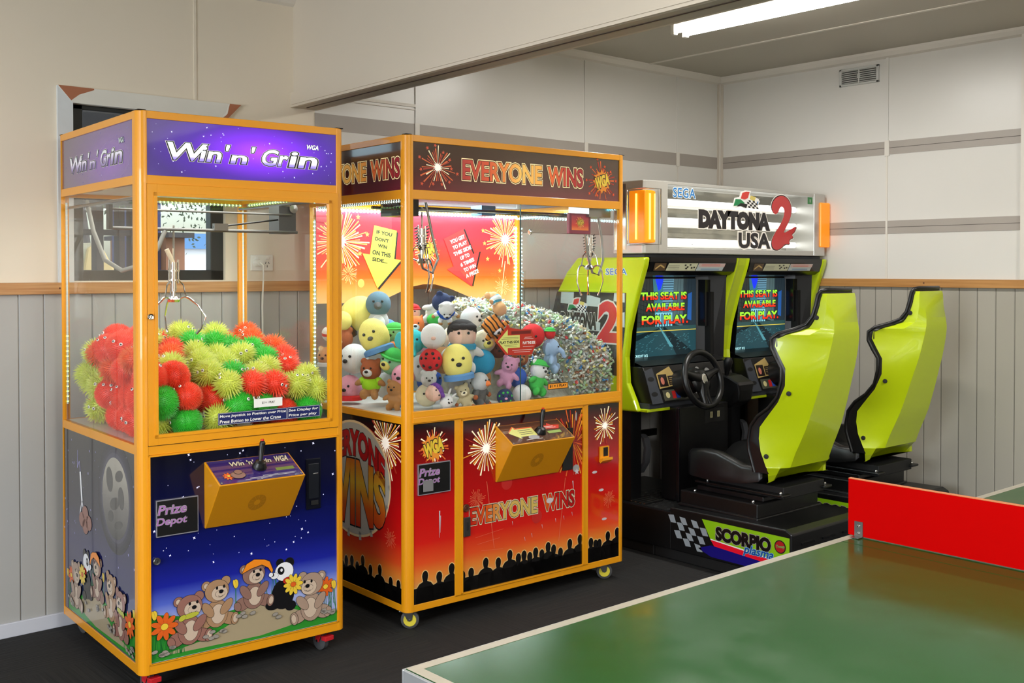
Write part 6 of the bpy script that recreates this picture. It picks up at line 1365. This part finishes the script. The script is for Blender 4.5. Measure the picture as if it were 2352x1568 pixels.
wts = [0, 0, 0, 1, 2, 2, 2, 3, 3, 4, 5, 5, 6, 6, 6, 7]
GC = 'wrapped candies heaped in the wide crane machine'
for i, p in enumerate(allp[:300]):
    k = R.choice(wts)
    if p[1] < .06 and p[2] < .98 and R.random() < .5: k = R.choice([5, 7, 2, 6])
    o = bpy.data.objects.new('wrapped_candy', CP[k]); COL.objects.link(o); o.location = m_world(M2, *p); o.rotation_euler = (R.uniform(-1.2, 1.2), R.uniform(-.9, .9), R.uniform(0, 6.28))
    if p[1] < .06: wh = ('on the tray' if p[2] < .92 else 'low' if p[2] < 1.0 else 'midway' if p[2] < 1.08 else 'high')+' at front glass, '+('by the divider' if p[0] < 1.02 else 'near the middle' if p[0] < 1.1 else 'by the right post')
    elif abs(p[0]-.957) < .005 and p[2] < hc(.97, p[1])-.004: wh = ('low' if p[2] < .98 else 'midway' if p[2] < 1.08 else 'high')+' against the clear divider'
    else: wh = 'on top of the heap, '+('front' if p[1] < .2 else 'middle' if p[1] < .4 else 'back')+(' left' if p[0] < .85 else ' centre' if p[0] < 1.02 else ' right')
    tag(o, CC[k][0]+' candy '+wh, 'candy', GC)
b = MB()
for p in allp[300:]+[(x+R.uniform(-.012, .012), y_+R.uniform(-.012, .012), z_-.014) for x, y_, z_ in top_]+[(x+R.uniform(-.01, .01), y_+.015, z_+R.uniform(-.01, .01)) for x, y_, z_ in sp]+left:
    k = R.choice(wts); M = Matrix.Translation(p) @ Euler((R.uniform(-1.2, 1.2), R.uniform(-.9, .9), R.uniform(0, 6.28))).to_matrix().to_4x4(); candy_geo(cm[k], cw, b, M)
# packed heart of the heap, one lumpy body below the loose ones
vs, fs, nx, ny = [], [], 24, 30
for j in range(ny+1):
    for i in range(nx+1):
        x, y = .66+(1.19-.66)*i/nx, .05+(.755-.05)*j/ny; z = hc(x, y)-.02+R.uniform(-.006, .006)
        vs.append((x, y, z))
for j in range(ny):
    for i in range(nx): q = j*(nx+1)+i; fs.append((q, q+1, q+nx+2, q+nx+1))
hm = mat('packed_candy', '9a9486', .3, noise=.5, nscale=60)
b.add(vs, fs, hm, False)
b.add([(.962, .05, .86), (1.19, .05, .86), (1.19, .05, hc(1.19, .05)-.02), (.962, .05, hc(.962, .05)-.02)], [(0, 1, 2, 3)], hm)
b.add([(.66, .1, .86), (.66, .755, .86), (.66, .755, hc(.66, .75)-.02), (.66, .38, hc(.66, .39)-.02), (.66, .1, .9)], [(4, 3, 2, 1, 0)], hm)
o = b.build('candy_heap'); o.location = (M2.location.x, M2.location.y, 0); o.rotation_euler = (0, 0, M2.rotation_euler.z)
tag(o, 'the rest of the wrapped candies heaped in the wide crane machine', 'candy', None, 'stuff')

# labels: where several look alike, say which by its place from the left
ORD = ['', 'second', 'third', 'fourth', 'fifth', 'sixth', 'seventh', 'eighth', 'ninth', 'tenth', 'eleventh', 'twelfth']
def screen_x(o):
    r = Vector((sin(radians(48.7477)), -cos(radians(48.7477)), 0)); f = Vector((cos(radians(48.7477)), sin(radians(48.7477)), 0)); return o.location.dot(r)/o.location.dot(f)
by = {}
for o in COL.objects:
    if o.name.startswith(('spiky_ball', 'wrapped_candy')) or ' buried ' in o.get('label', ''): by.setdefault(o['label'], []).append(o)
for lab, os_ in by.items():
    if len(os_) < 2: continue
    os_.sort(key=screen_x); n_ = len(os_)
    for i, o in enumerate(os_):
        o['label'] = lab+(', leftmost' if i == 0 else ', rightmost' if i == n_-1 else ', %s from left' % ORD[i] if i < 12 else ', %s from right' % ORD[min(n_-1-i, 11)])
